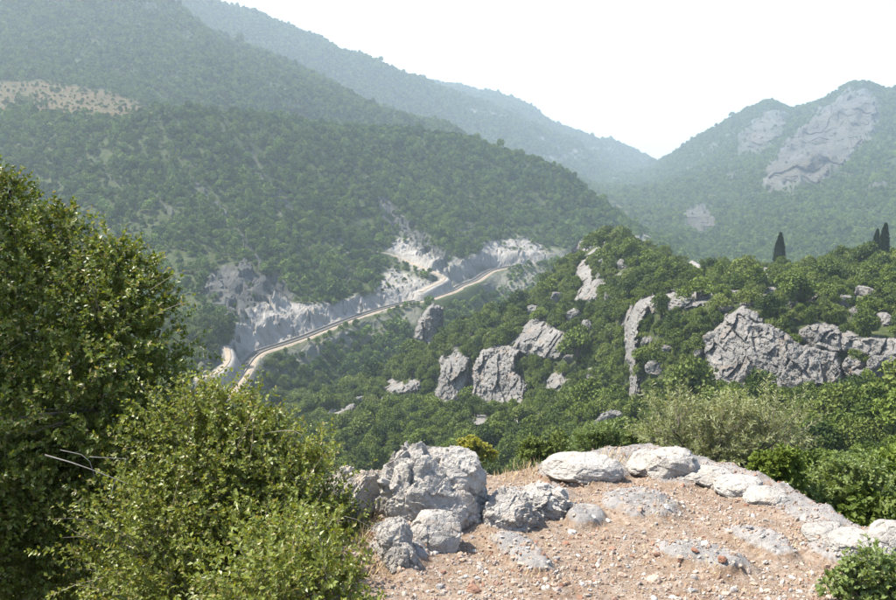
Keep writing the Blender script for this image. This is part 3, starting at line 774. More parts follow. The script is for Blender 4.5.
ROCKIMG = np.zeros((600, 1000)); ROCKY = np.zeros((600, 1000))
def box_blur(a, n, it=2):
    for _ in range(it):
        for ax in (0, 1):
            p = np.concatenate([np.repeat(a.take([0], ax), n, ax), a, np.repeat(a.take([-1], ax), n, ax)], ax)
            c = np.cumsum(p, ax); w = 2 * n + 1
            z = np.zeros_like(c.take([0], ax))
            c = np.concatenate([z, c], ax)
            hi = np.arange(w, c.shape[ax]); lo = np.arange(0, c.shape[ax] - w)
            a = (c.take(hi, ax) - c.take(lo, ax)) / w
    return a

OUTCROPS = []
def cliff(label, poly, dlim, seed, short, out=2.2, steep=0.55, rough=1.5, step=0.8, k=1.0, name='limestone_cliff', mat='cliff', group='grey limestone outcrops of the near ridge'):
    """rock face standing out of the slope: outline as seen, depth from the slope it grows out of, edges buried in the slope"""
    x0, x1 = min(p[0] for p in poly) - 7, max(p[0] for p in poly) + 7
    y0, y1 = min(p[1] for p in poly) - 7, max(p[1] for p in poly) + 7
    gx = np.arange(x0, x1, step); gy = np.arange(y0, y1, step)
    rr = np.where((ROWS >= dlim[0]) & (ROWS <= dlim[1]))[0]
    yt = np.zeros((len(gy), len(gx)))
    sp = s_of_py(gy)
    for i, px in enumerate(gx):
        c = int(np.argmin(np.abs(PXC - px)))
        acc = np.maximum.accumulate(HZ[rr, c] / ROWS[rr] + np.arange(len(rr)) * 1e-9)
        top = int(np.argmax(HZ[rr, c] / ROWS[rr]))
        yt[:, i] = np.interp(sp, acc[:top + 1], ROWS[rr][:top + 1])
    yt = box_blur(yt, 3)
    bury = 1.3 * k
    GX, GY = np.meshgrid(gx, gy)
    jt = 1.0 if k == 1.0 else 2.2
    wa = fbm2(GX / 9, GY / 11, 5, seed, .6) * 7 * jt; wb_ = fbm2(GX / 9 + 50, GY / 9, 5, seed + 3, .6) * 6 * jt
    mk = in_poly(poly, GX + wa, GY + wb_, 2.6)
    hard = mk > 0.5
    yb = np.array([yt[np.nonzero(hard[:, i])[0][-1], i] if hard[:, i].any() else np.nan for i in range(len(gx))])
    good = ~np.isnan(yb); yb = np.interp(np.arange(len(gx)), np.nonzero(good)[0], yb[good])
    yb = box_blur(np.repeat(yb[None], 3, 0), 6)[0]
    m = yt.mean() / F
    X = X_of(GX, GY, yt) / k; Zt = s_of_py(GY) * yt / k
    yq_ = yt; yt = yt / k
    wz = noise3(X / 5, Zt / 5, yt / 9, seed + 31) * 1.3; wx_ = noise3(X / 5 + 9, Zt / 5, yt / 9, seed + 33) * 1.3
    f1, j1 = facets((X + wx_) / 7.0, yt / 9.0, (Zt + wz + X * .25) / 20.0, seed + 2, .9)
    f2, j2 = facets((X + wx_) / 2.6, yt / 4.0, (Zt + wz + X * .2) / 6.5, seed + 4, .9)
    f3, j3 = facets((X + wx_ * .4) / 1.0, yt / 2.0, (Zt + wz * .4) / 1.3, seed + 6, .9)
    fin = fbm3(X / 1.6, Zt / 2.2, yt / 3, 4, seed + 11, 0.65)
    lift = out + np.minimum(steep * np.maximum(yt * k - yb[None, :], 0), 2.2 * k)
    rel = 1.4 * f1 + 0.6 * f2 + 0.25 * f3 + 0.8 * fin - 0.5 * np.exp(-(j1 / .05) ** 2) * sstep(-.2, .3, fin)
    yt = yq_
    yc = yt + bury - mk * (bury + lift + rough * rel)
    v = np.stack([X_of(GX, GY, yc), yc, s_of_py(GY) * yc], -1)
    q = np.arange(GX.size).reshape(GX.shape)
    f = np.stack([q[:-1, :-1], q[1:, :-1], q[1:, 1:], q[:-1, 1:]], -1)
    f = f[np.maximum(mk[:-1, :-1], mk[1:, 1:]) > 0.02].reshape(-1, 4)
    uu, inv = np.unique(f.ravel(), return_inverse=True)
    vv = v.reshape(-1, 3)[uu]; org = vv.mean(0)
    o = link(name, np_mesh(name, vv - org, inv.reshape(-1, 4), M[mat], False)); o.location = org
    ii = np.clip(GY[hard].astype(int), 0, 599), np.clip(GX[hard].astype(int), 0, 999)
    ROCKIMG[ii] = 1; ROCKY[ii] = yc[hard]
    if short: OUTCROPS.append((GX[hard].mean(), GY[hard].mean(), short, hard.sum() * step * step))
    return tag(o, label, 'cliff', group)

RD = (150, 420)
cliff('broad grey limestone cliff face under oaks below the paired cypresses', [(705, 352), (711, 336), (725, 318), (742, 305), (752, 309), (765, 322), (785, 332), (800, 345), (838, 352), (844, 375), (838, 400), (815, 405), (790, 402), (765, 408), (738, 404), (716, 394), (708, 372)], RD, 11, 'broad cliff', 3.0, .6, 1.9)
cliff('long pale rock band joining the end of the broad cliff', [(795, 334), (815, 322), (840, 328), (870, 336), (896, 338), (912, 340), (912, 356), (880, 358), (850, 353), (815, 350)], RD, 12, 'long rock band', 2.0)
cliff('tall narrow pale rock edge closing off the ridge wall', [(624, 325), (630, 302), (642, 298), (649, 306), (638, 330), (637, 350), (640, 372), (639, 395), (644, 412), (657, 410), (660, 395), (672, 384), (690, 374), (697, 384), (687, 400), (669, 404), (660, 422), (648, 434), (626, 430), (630, 400), (631, 370), (625, 348)], RD, 13, 'tall rock edge', 2.6, .5)
cliff('pale rock crest capping the tall narrow rock edge', [(630, 302), (650, 293), (672, 288), (690, 291), (716, 291), (724, 300), (700, 306), (680, 310), (660, 314), (645, 314)], RD, 14, 'pale rock crest', 2.0)
cliff('grey knuckle of rock on the crest beside the bare saddle', [(686, 290), (692, 279), (703, 275), (710, 279), (708, 291)], RD, 15, 'grey rock knuckle', 1.5)
cliff('slanting pale rib of rock above the broad cliff', [(746, 306), (758, 290), (774, 279), (788, 276), (784, 286), (770, 297), (758, 308)], RD, 16, 'slanting rock rib', 1.8)
cliff('big grey buttress with dark clefts halfway along the ridge', [(468, 427), (471, 395), (473, 368), (482, 350), (500, 342), (520, 350), (514, 370), (526, 385), (524, 405), (526, 424), (510, 427), (499, 414), (488, 427)], (220, 400), 19, 'big buttress', 3.2, .6, 2.0)
cliff('blocky square pinnacle beside the big grey buttress', [(436, 404), (439, 380), (441, 352), (455, 348), (468, 359), (469, 375), (465, 397), (455, 404), (445, 410)], (250, 400), 20, 'square pinnacle', 3.2, .7, 1.6)
cliff('rounded grey rock face behind the big buttress', [(508, 352), (515, 335), (530, 320), (548, 320), (566, 334), (573, 350), (556, 360), (535, 358)], (250, 400), 21, 'rounded rock face', 2.4)
cliff('small broken pinnacle low on the ridge slope', [(384, 392), (386, 368), (394, 374), (401, 381), (419, 380), (422, 393), (400, 394)], (250, 400), 23, 'small broken pinnacle', 2.0)
cliff('rounded dark rock hump above the gorge', [(416, 340), (421, 318), (432, 304), (442, 310), (440, 330), (431, 345)], (300, 400), 24, 'dark rock hump', 2.0, .4)
cliff('craggy summit rocks of the wooded knob', [(574, 252), (581, 244), (592, 240), (606, 241), (620, 248), (614, 254), (600, 250), (588, 258)], (330, 430), 25, 'knob summit rocks', 1.2, .3, 1.2)
cliff('pale slab of rock below the wooded knob', [(573, 303), (579, 288), (592, 281), (607, 283), (602, 295), (590, 304)], (280, 400), 26, 'pale slab', 2.0)
cliff('thin rock rib climbing to the wooded knob', [(575, 276), (579, 260), (590, 260), (594, 280), (589, 300), (579, 299), (583, 285)], (280, 400), 27, 'thin rock rib', 1.8)
cliff('small grey outcrop half buried in oaks below the rounded face', [(545, 394), (551, 373), (563, 372), (569, 388), (557, 400)], (230, 380), 28, 'small buried outcrop', 1.8)
cliff('weathered rock where the long rock band ends', [(876, 378), (883, 352), (896, 347), (912, 350), (912, 382), (895, 384)], RD, 29, 'weathered end rock', 2.0)
cliff('pale low outcrop on the slope under the rock band', [(872, 415), (878, 396), (896, 394), (912, 398), (912, 418)], (100, 200), 30, 'low pale outcrop', 1.0, .4, .8)
cliff('scattered pale rock step low in the oak slope', [(326, 432), (332, 412), (342, 408), (346, 418), (338, 432)], (200, 400), 45, 'pale rock step', 1.4, .4, 1.0)

FC = dict(k=9.0, name='mountain_crag', mat='crag', group='bare crags of the far mountain', step=0.7)
cliff('largest bare crag, pale and fissured, under the mountain summit', [(766, 192), (769, 168), (782, 150), (798, 133), (816, 116), (838, 101), (850, 95), (868, 97), (878, 112), (872, 135), (856, 150), (840, 166), (822, 182), (792, 195)], (1500, 2600), 51, None, 3, .25, 11, **FC)
cliff('smaller pale crag below the second peak of the mountain', [(742, 150), (752, 126), (768, 116), (786, 119), (778, 138), (758, 153)], (1500, 2600), 52, None, 1, .25, 9, **FC)
cliff('isolated grey crag low on the mountain flank', [(684, 227), (688, 211), (703, 206), (716, 224), (701, 235)], (1200, 2400), 53, None, 1, .25, 8, **FC)

# ------------------------------------------------------------------ tree prototypes
def leaf_quads(pos, axis, nrm, length, width, fold=0.25):
    """one folded leaf per point: base, side, tip, side"""
    axis = axis / (np.linalg.norm(axis, axis=1)[:, None] + 1e-9)
    side = np.cross(axis, nrm); side /= (np.linalg.norm(side, axis=1)[:, None] + 1e-9)
    up = np.cross(side, axis)
    L = np.asarray(length)[..., None] if np.ndim(length) else length
    Wd = np.asarray(width)[..., None] if np.ndim(width) else width
    a = pos; c = pos + axis * L
    mid = pos + axis * L * 0.48
    b = mid + side * Wd * 0.5 + up * Wd * fold; d = mid - side * Wd * 0.5 + up * Wd * fold
    v = np.stack([a, b, c, d], 1).reshape(-1, 3)
    f = np.arange(len(v)).reshape(-1, 4)
    return v, f

def unit(n, rs):
    d = rs.normal(size=(n, 3)); return d / np.linalg.norm(d, axis=1)[:, None]

def tube(pts, radii, sides=5):
    pts = np.asarray(pts, float); n = len(pts)
    t = np.gradient(pts, axis=0); t /= np.linalg.norm(t, axis=1)[:, None] + 1e-9
    ref = np.array([0.31, 0.87, 0.39])
    u = np.cross(t, ref); u /= np.linalg.norm(u, axis=1)[:, None] + 1e-9
    w = np.cross(t, u)
    a = np.linspace(0, 2 * math.pi, sides, endpoint=False)
    r = np.asarray(radii, float)[:, None, None]
    v = pts[:, None, :] + r * (np.cos(a)[None, :, None] * u[:, None, :] + np.sin(a)[None, :, None] * w[:, None, :])
    idx = np.arange(n * sides).reshape(n, sides)
    nx = np.roll(idx, -1, 1)
    f = np.stack([idx[:-1], nx[:-1], nx[1:], idx[1:]], -1).reshape(-1, 4)
    return v.reshape(-1, 3), f

def merge(parts):
    vs, fs, o = [], [], 0
    for v, f in parts:
        vs.append(v); fs.append(f + o); o += len(v)
    return np.concatenate(vs), np.concatenate(fs)

def oak_mesh(seed, nl, size, nlobe=13, tall=1.0, spread=1.0):
    rs = np.random.default_rng(seed)
    lobes = []
    for i in range(nlobe):
        a = rs.uniform(0, 6.283); rr = rs.uniform(0.15, 0.72) * spread
        z = rs.uniform(0.42, 1.25) * tall
        rr *= 1.15 - 0.45 * abs(z / tall - 0.75)
        lobes.append((np.array([rr * math.cos(a), rr * math.sin(a), z]), rs.uniform(0.16, 0.42)))
    lobes.append((np.array([0, 0, 1.0 * tall]), 0.5)); lobes.append((np.array([rs.uniform(-.2, .2), rs.uniform(-.2, .2), 1.35 * tall]), 0.3))
    w = np.array([l[1] ** 2 for l in lobes]); k = rs.choice(len(lobes), nl, p=w / w.sum())
    C = np.array([l[0] for l in lobes])[k]; R = np.array([l[1] for l in lobes])[k]
    d = unit(nl, rs); d[:, 2] = np.where(d[:, 2] < -0.3, -d[:, 2], d[:, 2])
    pos = C + d * (R * rs.uniform(0.6, 1.12, nl))[:, None]
    ax = d * 0.3 + unit(nl, rs) * 0.9; nr = d + unit(nl, rs) * 0.45
    L = rs.uniform(0.7, 1.3, nl) * size
    v, f = leaf_quads(pos, ax, nr, L, L * 0.75)
    # trunk and limbs
    tp = [tube([(0, 0, -0.35), (.02, 0, 0.1), (.05, .03, 0.45), (.02, .05, 0.95)], [.10, .075, .06, .03], 6)]
    for c, r in lobes[:6]:
        tp.append(tube([(0.03, 0.01, 0.3), tuple(c * 0.5 + np.array([0, 0, .12])), tuple(c)], [.045, .03, .012], 4))
    return (v, f), merge(tp)

OAK, OAKT = [], []
OSH = [(.75, 1.15), (1.0, .95), (1.2, .8), (.85, 1.05), (.65, 1.2), (1.05, .9)]
for i in range(6):
    (v, f), (tv, tf) = oak_mesh(100 + i, 1900, 0.125, 10 + i, *OSH[i])
    OAK.append(np_mesh('crown', v, f, M['oak'] if i < 4 else M['oak_light'])); OAKT.append(np_mesh('trunk', tv, tf, M['bark']))
FARM = []
for i in range(5):
    (v, f), _ = oak_mesh(200 + i, 380, 0.27, 7, 0.95, 0.75)
    FARM.append(np_mesh('scrub_crown', v, f, M['hill']))

def proto_collection(name, meshes):
    c = bpy.data.collections.new(name)
    for i, me in enumerate(meshes):
        o = bpy.data.objects.new('%s_%02d' % (name, i), me); c.objects.link(o)
    return c

def scatter(name, pts, scl, rot, pid, coll, label, cat, tilt=False):
    me = bpy.data.meshes.new(name)
    me.vertices.add(len(pts)); me.vertices.foreach_set('co', np.asarray(pts, np.float32).ravel())
    a = me.attributes.new('scl', 'FLOAT_VECTOR', 'POINT'); a.data.foreach_set('vector', np.asarray(scl, np.float32).ravel())
    a = me.attributes.new('rot', 'FLOAT_VECTOR', 'POINT'); a.data.foreach_set('vector', np.asarray(rot, np.float32).ravel())
    a = me.attributes.new('pid', 'INT', 'POINT'); a.data.foreach_set('value', np.asarray(pid, np.int32))
    ng = bpy.data.node_groups.new(name, 'GeometryNodeTree')
    ng.interface.new_socket('Geometry', in_out='INPUT', socket_type='NodeSocketGeometry')
    ng.interface.new_socket('Geometry', in_out='OUTPUT', socket_type='NodeSocketGeometry')
    n, l = ng.nodes, ng.links
    gi, go = n.new('NodeGroupInput'), n.new('NodeGroupOutput')
    ci = n.new('GeometryNodeCollectionInfo'); ci.inputs['Collection'].default_value = coll
    ci.inputs['Separate Children'].default_value = True; ci.inputs['Reset Children'].default_value = True
    ip = n.new('GeometryNodeInstanceOnPoints'); ip.inputs['Pick Instance'].default_value = True
    def na(nm, ty):
        q = n.new('GeometryNodeInputNamedAttribute'); q.data_type = ty; q.inputs['Name'].default_value = nm
        return [o for o in q.outputs if o.enabled][0]
    l.new(gi.outputs[0], ip.inputs['Points']); l.new(ci.outputs[0], ip.inputs['Instance'])
    l.new(na('pid', 'INT'), ip.inputs['Instance Index']); l.new(na('scl', 'FLOAT_VECTOR'), ip.inputs['Scale'])
    e2r = n.new('FunctionNodeEulerToRotation'); l.new(na('rot', 'FLOAT_VECTOR'), e2r.inputs[0]); l.new(e2r.outputs[0], ip.inputs['Rotation'])
    l.new(ip.outputs[0], go.inputs[0])
    o = link(name, me)
    o.modifiers.new('scatter', 'NODES').node_group = ng
    return tag(o, label, cat, kind='stuff')

# ------------------------------------------------------------------ where the trees stand
qa = ((np.roll(XX, -1, 1) - XX)[:-1, :-1] * (np.roll(YY, -1, 0) - YY)[:-1, :-1])
qa = np.maximum(qa, 0)
cover = np.clip(1 - 1.0 * BARE * np.where(YY < 450, 1.0, sstep(-.5, .1, fbm2(XX / 14, YY / 14, 3, 333) + .32)) - FLAT - (1 - sstep(0.0, 3.0, ROADD - np.where(PX > 430, 13.0, 7.0))), 0, 1) * np.clip(1 - 0.98 * ROCK, 0, 1) * np.clip(1 - 0.85 * GRASS, 0.0, 1)
clump = fbm2(XX / 30, YY / 30, 3, 301); clump2 = fbm2(XX / 140, YY / 140, 3, 311)
clumpw = np.where(YY < 450, 0.75 + 1.0 * sstep(-0.35, 0.05, clump), 0.42 + 1.2 * sstep(-0.45, 0.1, clump + 0.6 * clump2))
# crown radius wanted at this depth
crown = np.where(YY < 450, 1.95, np.where(YY < 1000, 2.25, 2.25 + (YY - 1000) / 2500 * 1.7))
dens = np.where(YY < 450, 1.25 * np.sqrt(1 + np.minimum(slope, 2.5) ** 2), 0.62 * np.sqrt(1 + np.minimum(slope, 1.5) ** 2)) / (crown ** 2 * 2.2) * cover * clumpw
grassclump = in_poly([(12, 108), (15, 94), (45, 96), (52, 104), (40, 110)], PX, PY, 2)
dens = np.maximum(dens, grassclump * GRASS * 0.06)
ok = (PX > -90) & (PX < 985) & (HID < 26) & (YY > 85) & (YY < 3900)
# tree-free: near slope that the ledge hides, except down on the right
ok &= ~((YY < 120) & (PX < 640)) 
topPY = py_of_s((HZ + 4.2) / YY)
ok &= ~((YY < 150) & (topPY < np.interp(PX, [300, 600, 660, 700, 780, 800, 896], [445, 440, 415, 412, 405, 398, 388])))
dens = dens * ok
lam = dens[:-1, :-1] * qa
cnt = RNG.poisson(np.clip(lam, 0, 6))
ri, ci_ = np.nonzero(cnt)
rep = cnt[ri, ci_]; ri = np.repeat(ri, rep); ci_ = np.repeat(ci_, rep)
u, w = RNG.random(len(ri)), RNG.random(len(ri))
def bil(A):
    return (A[ri, ci_] * (1 - u) * (1 - w) + A[ri, ci_ + 1] * u * (1 - w) + A[ri + 1, ci_] * (1 - u) * w + A[ri + 1, ci_ + 1] * u * w)
tp = np.stack([bil(XX), bil(YY), bil(HZ)], 1)
tcr = bil(crown) * RNG.lognormal(0, np.where(tp[:, 1] < 450, .36, .36)); tki = KI[ri, ci_]; thid = HID[ri, ci_]
tcov = bil(cover)
tcr *= 0.55 + 0.45 * np.clip(tcov, 0, 1)
keep = np.ones(len(tp), bool)
for hh in (0.1, 0.8, 1.3):                                  # nothing grows out of a rock face or hides it
    cpx, cpy = project(tp[:, 0], tp[:, 1], tp[:, 2] + hh * tcr)
    i0, i1 = np.clip(cpy.astype(int), 0, 599), np.clip(cpx.astype(int), 0, 999)
    onr = (ROCKIMG[i0, i1] > 0) & (np.abs(tp[:, 1] - ROCKY[i0, i1]) < 22)
    keep &= ~(onr & (RNG.random(len(tp)) < (0.6 if hh < .5 else 0.85)))
tp, tcr, tki, thid = tp[keep], tcr[keep], tki[keep], thid[keep]
tpx, tpy = project(tp[:, 0], tp[:, 1], tp[:, 2])
near = tp[:, 1] < 450
print('trees', len(tp), 'near', near.sum())

# small limestone knobs between the oaks, each its own rock
KNOB = []
for i in range(6):
    v, f = rock_verts(4, (1, .8, .75), 700 + i, 2.8, .18, 1.5, .8, 9)
    KNOB.append(np_mesh('rock_knob', v, f, M['cliff'], False))
KSP = [(560, 300), (532, 312), (612, 300), (648, 345), (668, 350), (656, 372), (700, 385), (588, 330), (571, 362), (596, 380), (430, 365), (412, 358), (445, 332), (470, 336), (360, 402), (372, 414), (345, 424), (400, 420), (418, 412), (606, 262),
       (624, 268), (640, 278), (812, 300), (840, 306), (868, 300), (788, 306), (735, 300), (726, 312), (745, 284), (820, 282), (856, 316), (886, 322), (530, 402), (540, 420), (480, 438), (610, 425), (560, 255), (690, 405), (508, 310), (495, 330),
       (852, 372), (866, 384), (880, 372), (330, 415), (350, 412), (388, 404), (575, 318), (718, 345), (700, 360)]
for q, (kx, ky) in enumerate(KSP):
    b = hit(kx, ky, 120, 420); m_ = float(RNG.uniform(1.3, 2.8))
    o = link('rock_knob', KNOB[q % 6]); o.location = (b.x, b.y - .3, b.z + m_ * .25); o.rotation_euler = (0, 0, float(RNG.uniform(0, 6.28))); o.scale = (m_ * 1.2, m_, m_ * float(RNG.uniform(.8, 1.3)))
    d_ = [math.hypot(c[0] - kx, c[1] - ky) - math.sqrt(c[3]) * .5 for c in OUTCROPS]; a1, a2 = np.argsort(d_)[:2]
    rel_ = 'below' if ky > OUTCROPS[a1][1] + 6 else 'above' if ky < OUTCROPS[a1][1] - 6 else 'beside'
    tag(o, '%s grey rock knob among oaks %s the %s towards %s' % ('small' if m_ < 1.7 else 'large' if m_ > 2.3 else 'middling', rel_, OUTCROPS[a1][2], OUTCROPS[a2][2]), 'rock', 'small rock knobs among the ridge oaks')
    cpx, cpy = project(tp[:, 0], tp[:, 1], tp[:, 2] + .7 * tcr)
    rm = (np.hypot(cpx - kx, cpy - ky) < m_ * F / b.y * 1.0 + 1) & (np.abs(tp[:, 1] - b.y) < 14)
    tp, tcr, tki, thid, tpx, tpy, near = [A[~rm] for A in (tp, tcr, tki, thid, tpx, tpy, near)]

# ridge trees that show largest: a thing each, with trunk and crown
show = np.where(near & (thid < 2) & (tpx > 5) & (tpx < 890) & (tpy < 560) & (tpy > 235), tcr / tp[:, 1], 0)
bush_hides = (tpx < 300) | ((tpx < 640) & (tpy > 455)) | (tpy > 500)
show[bush_hides] = 0
order = np.argsort(-show)[:290]
order = order[show[order] > 0]
single = np.zeros(len(tp), bool); single[order] = True
OX = np.array([o[0] for o in OUTCROPS]); OY = np.array([o[1] for o in OUTCROPS]); OR = np.array([math.sqrt(o[3]) * .5 for o in OUTCROPS])
for i in order:
    k = int(RNG.integers(0, 6)); s = tcr[i]
    e = empty('evergreen_oak', tuple(tp[i]), float(RNG.uniform(0, 6.28)), (s, s, s * float(RNG.uniform(0.8, 1.15))))
    dist_ = np.hypot(OX - tpx[i], OY - tpy[i]) - OR
    j, j2 = [int(q) for q in np.argsort(dist_)[:2]]
    dy_ = tpy[i] - OY[j]; dd_ = dist_[j]
    rel = ('rooted just below' if dy_ > OR[j] * .7 else 'perched just above' if dy_ < -OR[j] * .7 else 'close beside') if dd_ < 14 else ('on the slope below' if dy_ > 10 else 'on the slope above' if dy_ < -10 else 'further along from')
    lab = '%s %s %s oak %s the %s towards %s' % ('small' if s < 1.7 else 'large' if s > 2.6 else 'middling', ['spreading', 'rounded', 'upright', 'broad', 'squat', 'rounded'][k], 'light' if k >= 4 else 'dark', rel, OUTCROPS[j][2], OUTCROPS[j2][2])
    tag(e, lab, 'tree', 'evergreen oaks on the near ridge')
    link('crown', OAK[k], e); link('trunk', OAKT[k], e)

OAKW = []
for i in range(6):                                          # crown and trunk in one for the uncounted wood
    (v, f), (tv, tf) = oak_mesh(100 + i, 1500, 0.14, 10 + i, *OSH[i])
    vv, ff = merge([(v, f), (tv, tf)])
    OAKW.append(np_mesh('oak_whole', vv, ff, None, False, [M['oak'] if i < 4 else M['oak_light'], M['bark']], np.r_[np.zeros(len(f)), np.ones(len(tf))]))
oak_coll = proto_collection('oak_whole', OAKW); far_coll = proto_collection('scrub_whole', FARM)

def put(mask, name, coll, nvar, label, cat):
    n = int(mask.sum())
    if not n: return
    s = tcr[mask]; sc = np.stack([s, s, s * RNG.uniform(0.75, 1.15, n)], 1)
    rot = np.stack([RNG.normal(0, .06, n), RNG.normal(0, .06, n), RNG.uniform(0, 6.28, n)], 1)
    scatter(name, tp[mask], sc, rot, RNG.integers(0, nvar, n), coll, label, cat)
rest = ~single
put(rest & near, 'ridge_wood', oak_coll, 6, 'dense evergreen oak wood covering the near ridge', 'woodland')
reg3 = (tki > 13) & (tpx <= 625); reg4 = ((tki > 10) & (tpx > 660)) | ((tki > 13) & (tpx > 625))
put(rest & ~near & ~reg3 & ~reg4, 'hill_wood', far_coll, 5, 'dark green scrub wood covering the hill across the gorge', 'woodland')
put(rest & ~near & reg3 & ~reg4, 'mountain_wood', far_coll, 5, 'hazy scrub wood covering the mountain behind the hill', 'woodland')
put(rest & ~near & reg4, 'mountain_wood', far_coll, 5, 'scrub wood on the craggy mountain behind the cypresses', 'woodland')

# ------------------------------------------------------------------ cypresses
def cypress(px, top, bot, wpx, dl, seed, label, lean=0.0):
    b = hit(px, bot + 3, *dl)
    m = b.y / F
    H = (bot - top) * m * 1.08 + 1.4; R = wpx * m * 0.46
    rs = np.random.default_rng(seed)
    e = empty('cypress_tree', (X_of(px, bot, b.y), b.y, b.z - 0.3))
    n = 5200
    t = rs.random(n) ** 0.85; a = rs.uniform(0, 6.283, n)
    prof = np.clip(np.sin(np.clip(t * 0.93 + 0.07, 0, 1) ** 0.62 * math.pi), 0, 1) ** 0.75
    prof *= 1 + 0.16 * noise2(a * 2.0, t * 9.0, seed)
    rr = R * prof * rs.uniform(0.55, 1.06, n)
    pos = np.stack([rr * np.cos(a) + lean * t * H, rr * np.sin(a), 0.09 * H + t * 0.91 * H], 1)
    ax = np.stack([np.cos(a) * .35, np.sin(a) * .35, np.ones(n)], 1) + rs.normal(0, .25, (n, 3))
    nr = np.stack([np.cos(a), np.sin(a), np.zeros(n) + .2], 1) + rs.normal(0, .4, (n, 3))
    L = rs.uniform(.35, .75, n)
    v, f = leaf_quads(pos, ax, nr, L, L * .5)
    link('crown', np_mesh('crown', v, f, M['cypress']), e)
    tv, tf = tube([(0, 0, -0.5), (0, 0, H * .15), (lean * H * .5, 0, H * .6)], [.22, .18, .06], 7)
    link('trunk', np_mesh('trunk', tv, tf, M['bark']), e)
    tag(e, label, 'tree', 'cypress trees on the ridge crest')
cypress(779, 230, 260, 11.5, (240, 400), 1, 'solitary dark cypress standing apart on the ridge crest')
cypress(881.5, 227, 264, 11.5, (200, 400), 2, 'taller dark cypress of the close pair', 0.02)
cypress(872.5, 233, 266, 7.5, (200, 400), 3, 'slimmer shorter cypress of the close pair', 0.05)

# ------------------------------------------------------------------ stony ledge in the foreground
ELX = [-400, 150, 230, 290, 318, 345, 380, 430, 500, 545, 600, 650, 690, 730, 770, 810, 850, 900, 960, 1100, 1400]
ELP = [700, 690, 640, 560, 492, 478, 470, 468, 474, 466, 456, 449, 459, 470, 486, 504, 529, 553, 583, 640, 700]
def ledge_plane(y): return -2.0 - 0.185 * (y - 3.56)
def edge_y(px):                                            # depth of the ledge's rim in the direction of photo column px
    s = s_of_py(np.interp(px, ELX, ELP))
    return (-2.0 + 0.185 * 3.56) / (s + 0.185)
lpx = np.concatenate([np.linspace(-600, 250, 60, endpoint=False), np.arange(250, 930, 2.0), np.linspace(930, 1500, 40)])
lyy = np.concatenate([np.linspace(0.6, 3.0, 60, endpoint=False), np.arange(3.0, 7.4, 0.016), np.linspace(7.4, 12, 50)])
LPX, LY = np.meshgrid(lpx, lyy)
lz = ledge_plane(LY)
LX = (LPX - 448.0) / F * (LY * CP - lz * SP)
EY = edge_y(LPX) + 0.22 * fbm2(LX * 1.7, LY * 0.0 + 3.3, 4, 401)
over = LY - EY                                             # > 0 beyond the rim
bmp = 0.075 * fbm2(LX * 1.1, LY * 1.1, 4, 411) + 0.030 * fbm2(LX * 5, LY * 5, 4, 421) + 0.012 * fbm2(LX * 21, LY * 21, 3, 431)
rim = np.exp(-((over + 0.25) / 0.38) ** 2) * sstep(520, 600, LPX)
slabs = np.zeros_like(LX)
for (sx, sy, sw, sh, rot) in [(640, 508, 46, 16, 0.1), (520, 556, 40, 14, 0.5), (760, 545, 44, 9, 0.35), (700, 560, 60, 10, .2), (585, 520, 22, 9, 0), (840, 560, 40, 10, .3), (668, 470, 40, 18, .2), (430, 505, 66, 24, 0), (520, 508, 58, 20, -.2), (400, 548, 34, 26, .3), (352, 498, 40, 22, 0), (585, 474, 60, 14, 0)]:
    ppx, ppy = project(LX, LY, lz + bmp)
    dx, dy = ppx - sx, ppy - sy
    a_ = dx * math.cos(rot) + dy * math.sin(rot); b_ = -dx * math.sin(rot) + dy * math.cos(rot)
    slabs = np.maximum(slabs, 1 - sstep(0.55, 1.15, np.hypot(a_ / sw, b_ / sh) + 0.3 * fbm2(LX * 4, LY * 4, 3, 441)))
lrock = np.clip(np.maximum(rim * sstep(-.45, .05, fbm2(LX * 2.2, LY * 2.2, 3, 451) + .1) * 1.15, slabs), 0, 1)
lrock = np.maximum(lrock, sstep(-0.02, 0.2, over))
rockrel = fbm3(LX * 3.2, LY * 3.2, lz * 3, 5, 461, 0.55, True)
LZ = lz + bmp + lrock * (0.03 + 0.055 * rockrel) - 1.5 * sstep(0.0, 1.0, over) * np.clip(over, 0, 9) - 0.35 * sstep(-0.05, 0.45, over)
LZ -= 0.55 * sstep(300, 120, LPX) * sstep(3.0, 4.5, LY)
ids = np.arange(LX.size).reshape(LX.shape)
lf = np.stack([ids[:-1, :-1], ids[:-1, 1:], ids[1:, 1:], ids[1:, :-1]], -1).reshape(-1, 4)
lme = np_mesh('ledge', np.stack([LX, LY, LZ], -1).reshape(-1, 3), lf, M['ledge'], True)
attr(lme, 'rock', lrock.ravel())
tag(link('ledge', lme), 'stony reddish ledge with pale limestone rim', 'ground', kind='structure')

def ledge_z(x, y):
    r = np.clip(np.searchsorted(lyy, y) - 1, 0, len(lyy) - 2)
    c = np.argmin(np.abs(LX[r] - x))
    return float(LZ[r, c])
def on_ledge(px, py):
    """ledge point seen at a photo pixel"""
    c = int(np.argmin(np.abs(lpx - px))); sp = float(s_of_py(py))
    s = LZ[:, c] / lyy
    okr = (s >= sp) & (lyy > 2.5)
    r = int(np.argmax(okr)) if okr.any() else int(np.argmin(np.abs(lyy - 6)))
    return Vector((LX[r, c], lyy[r], LZ[r, c]))

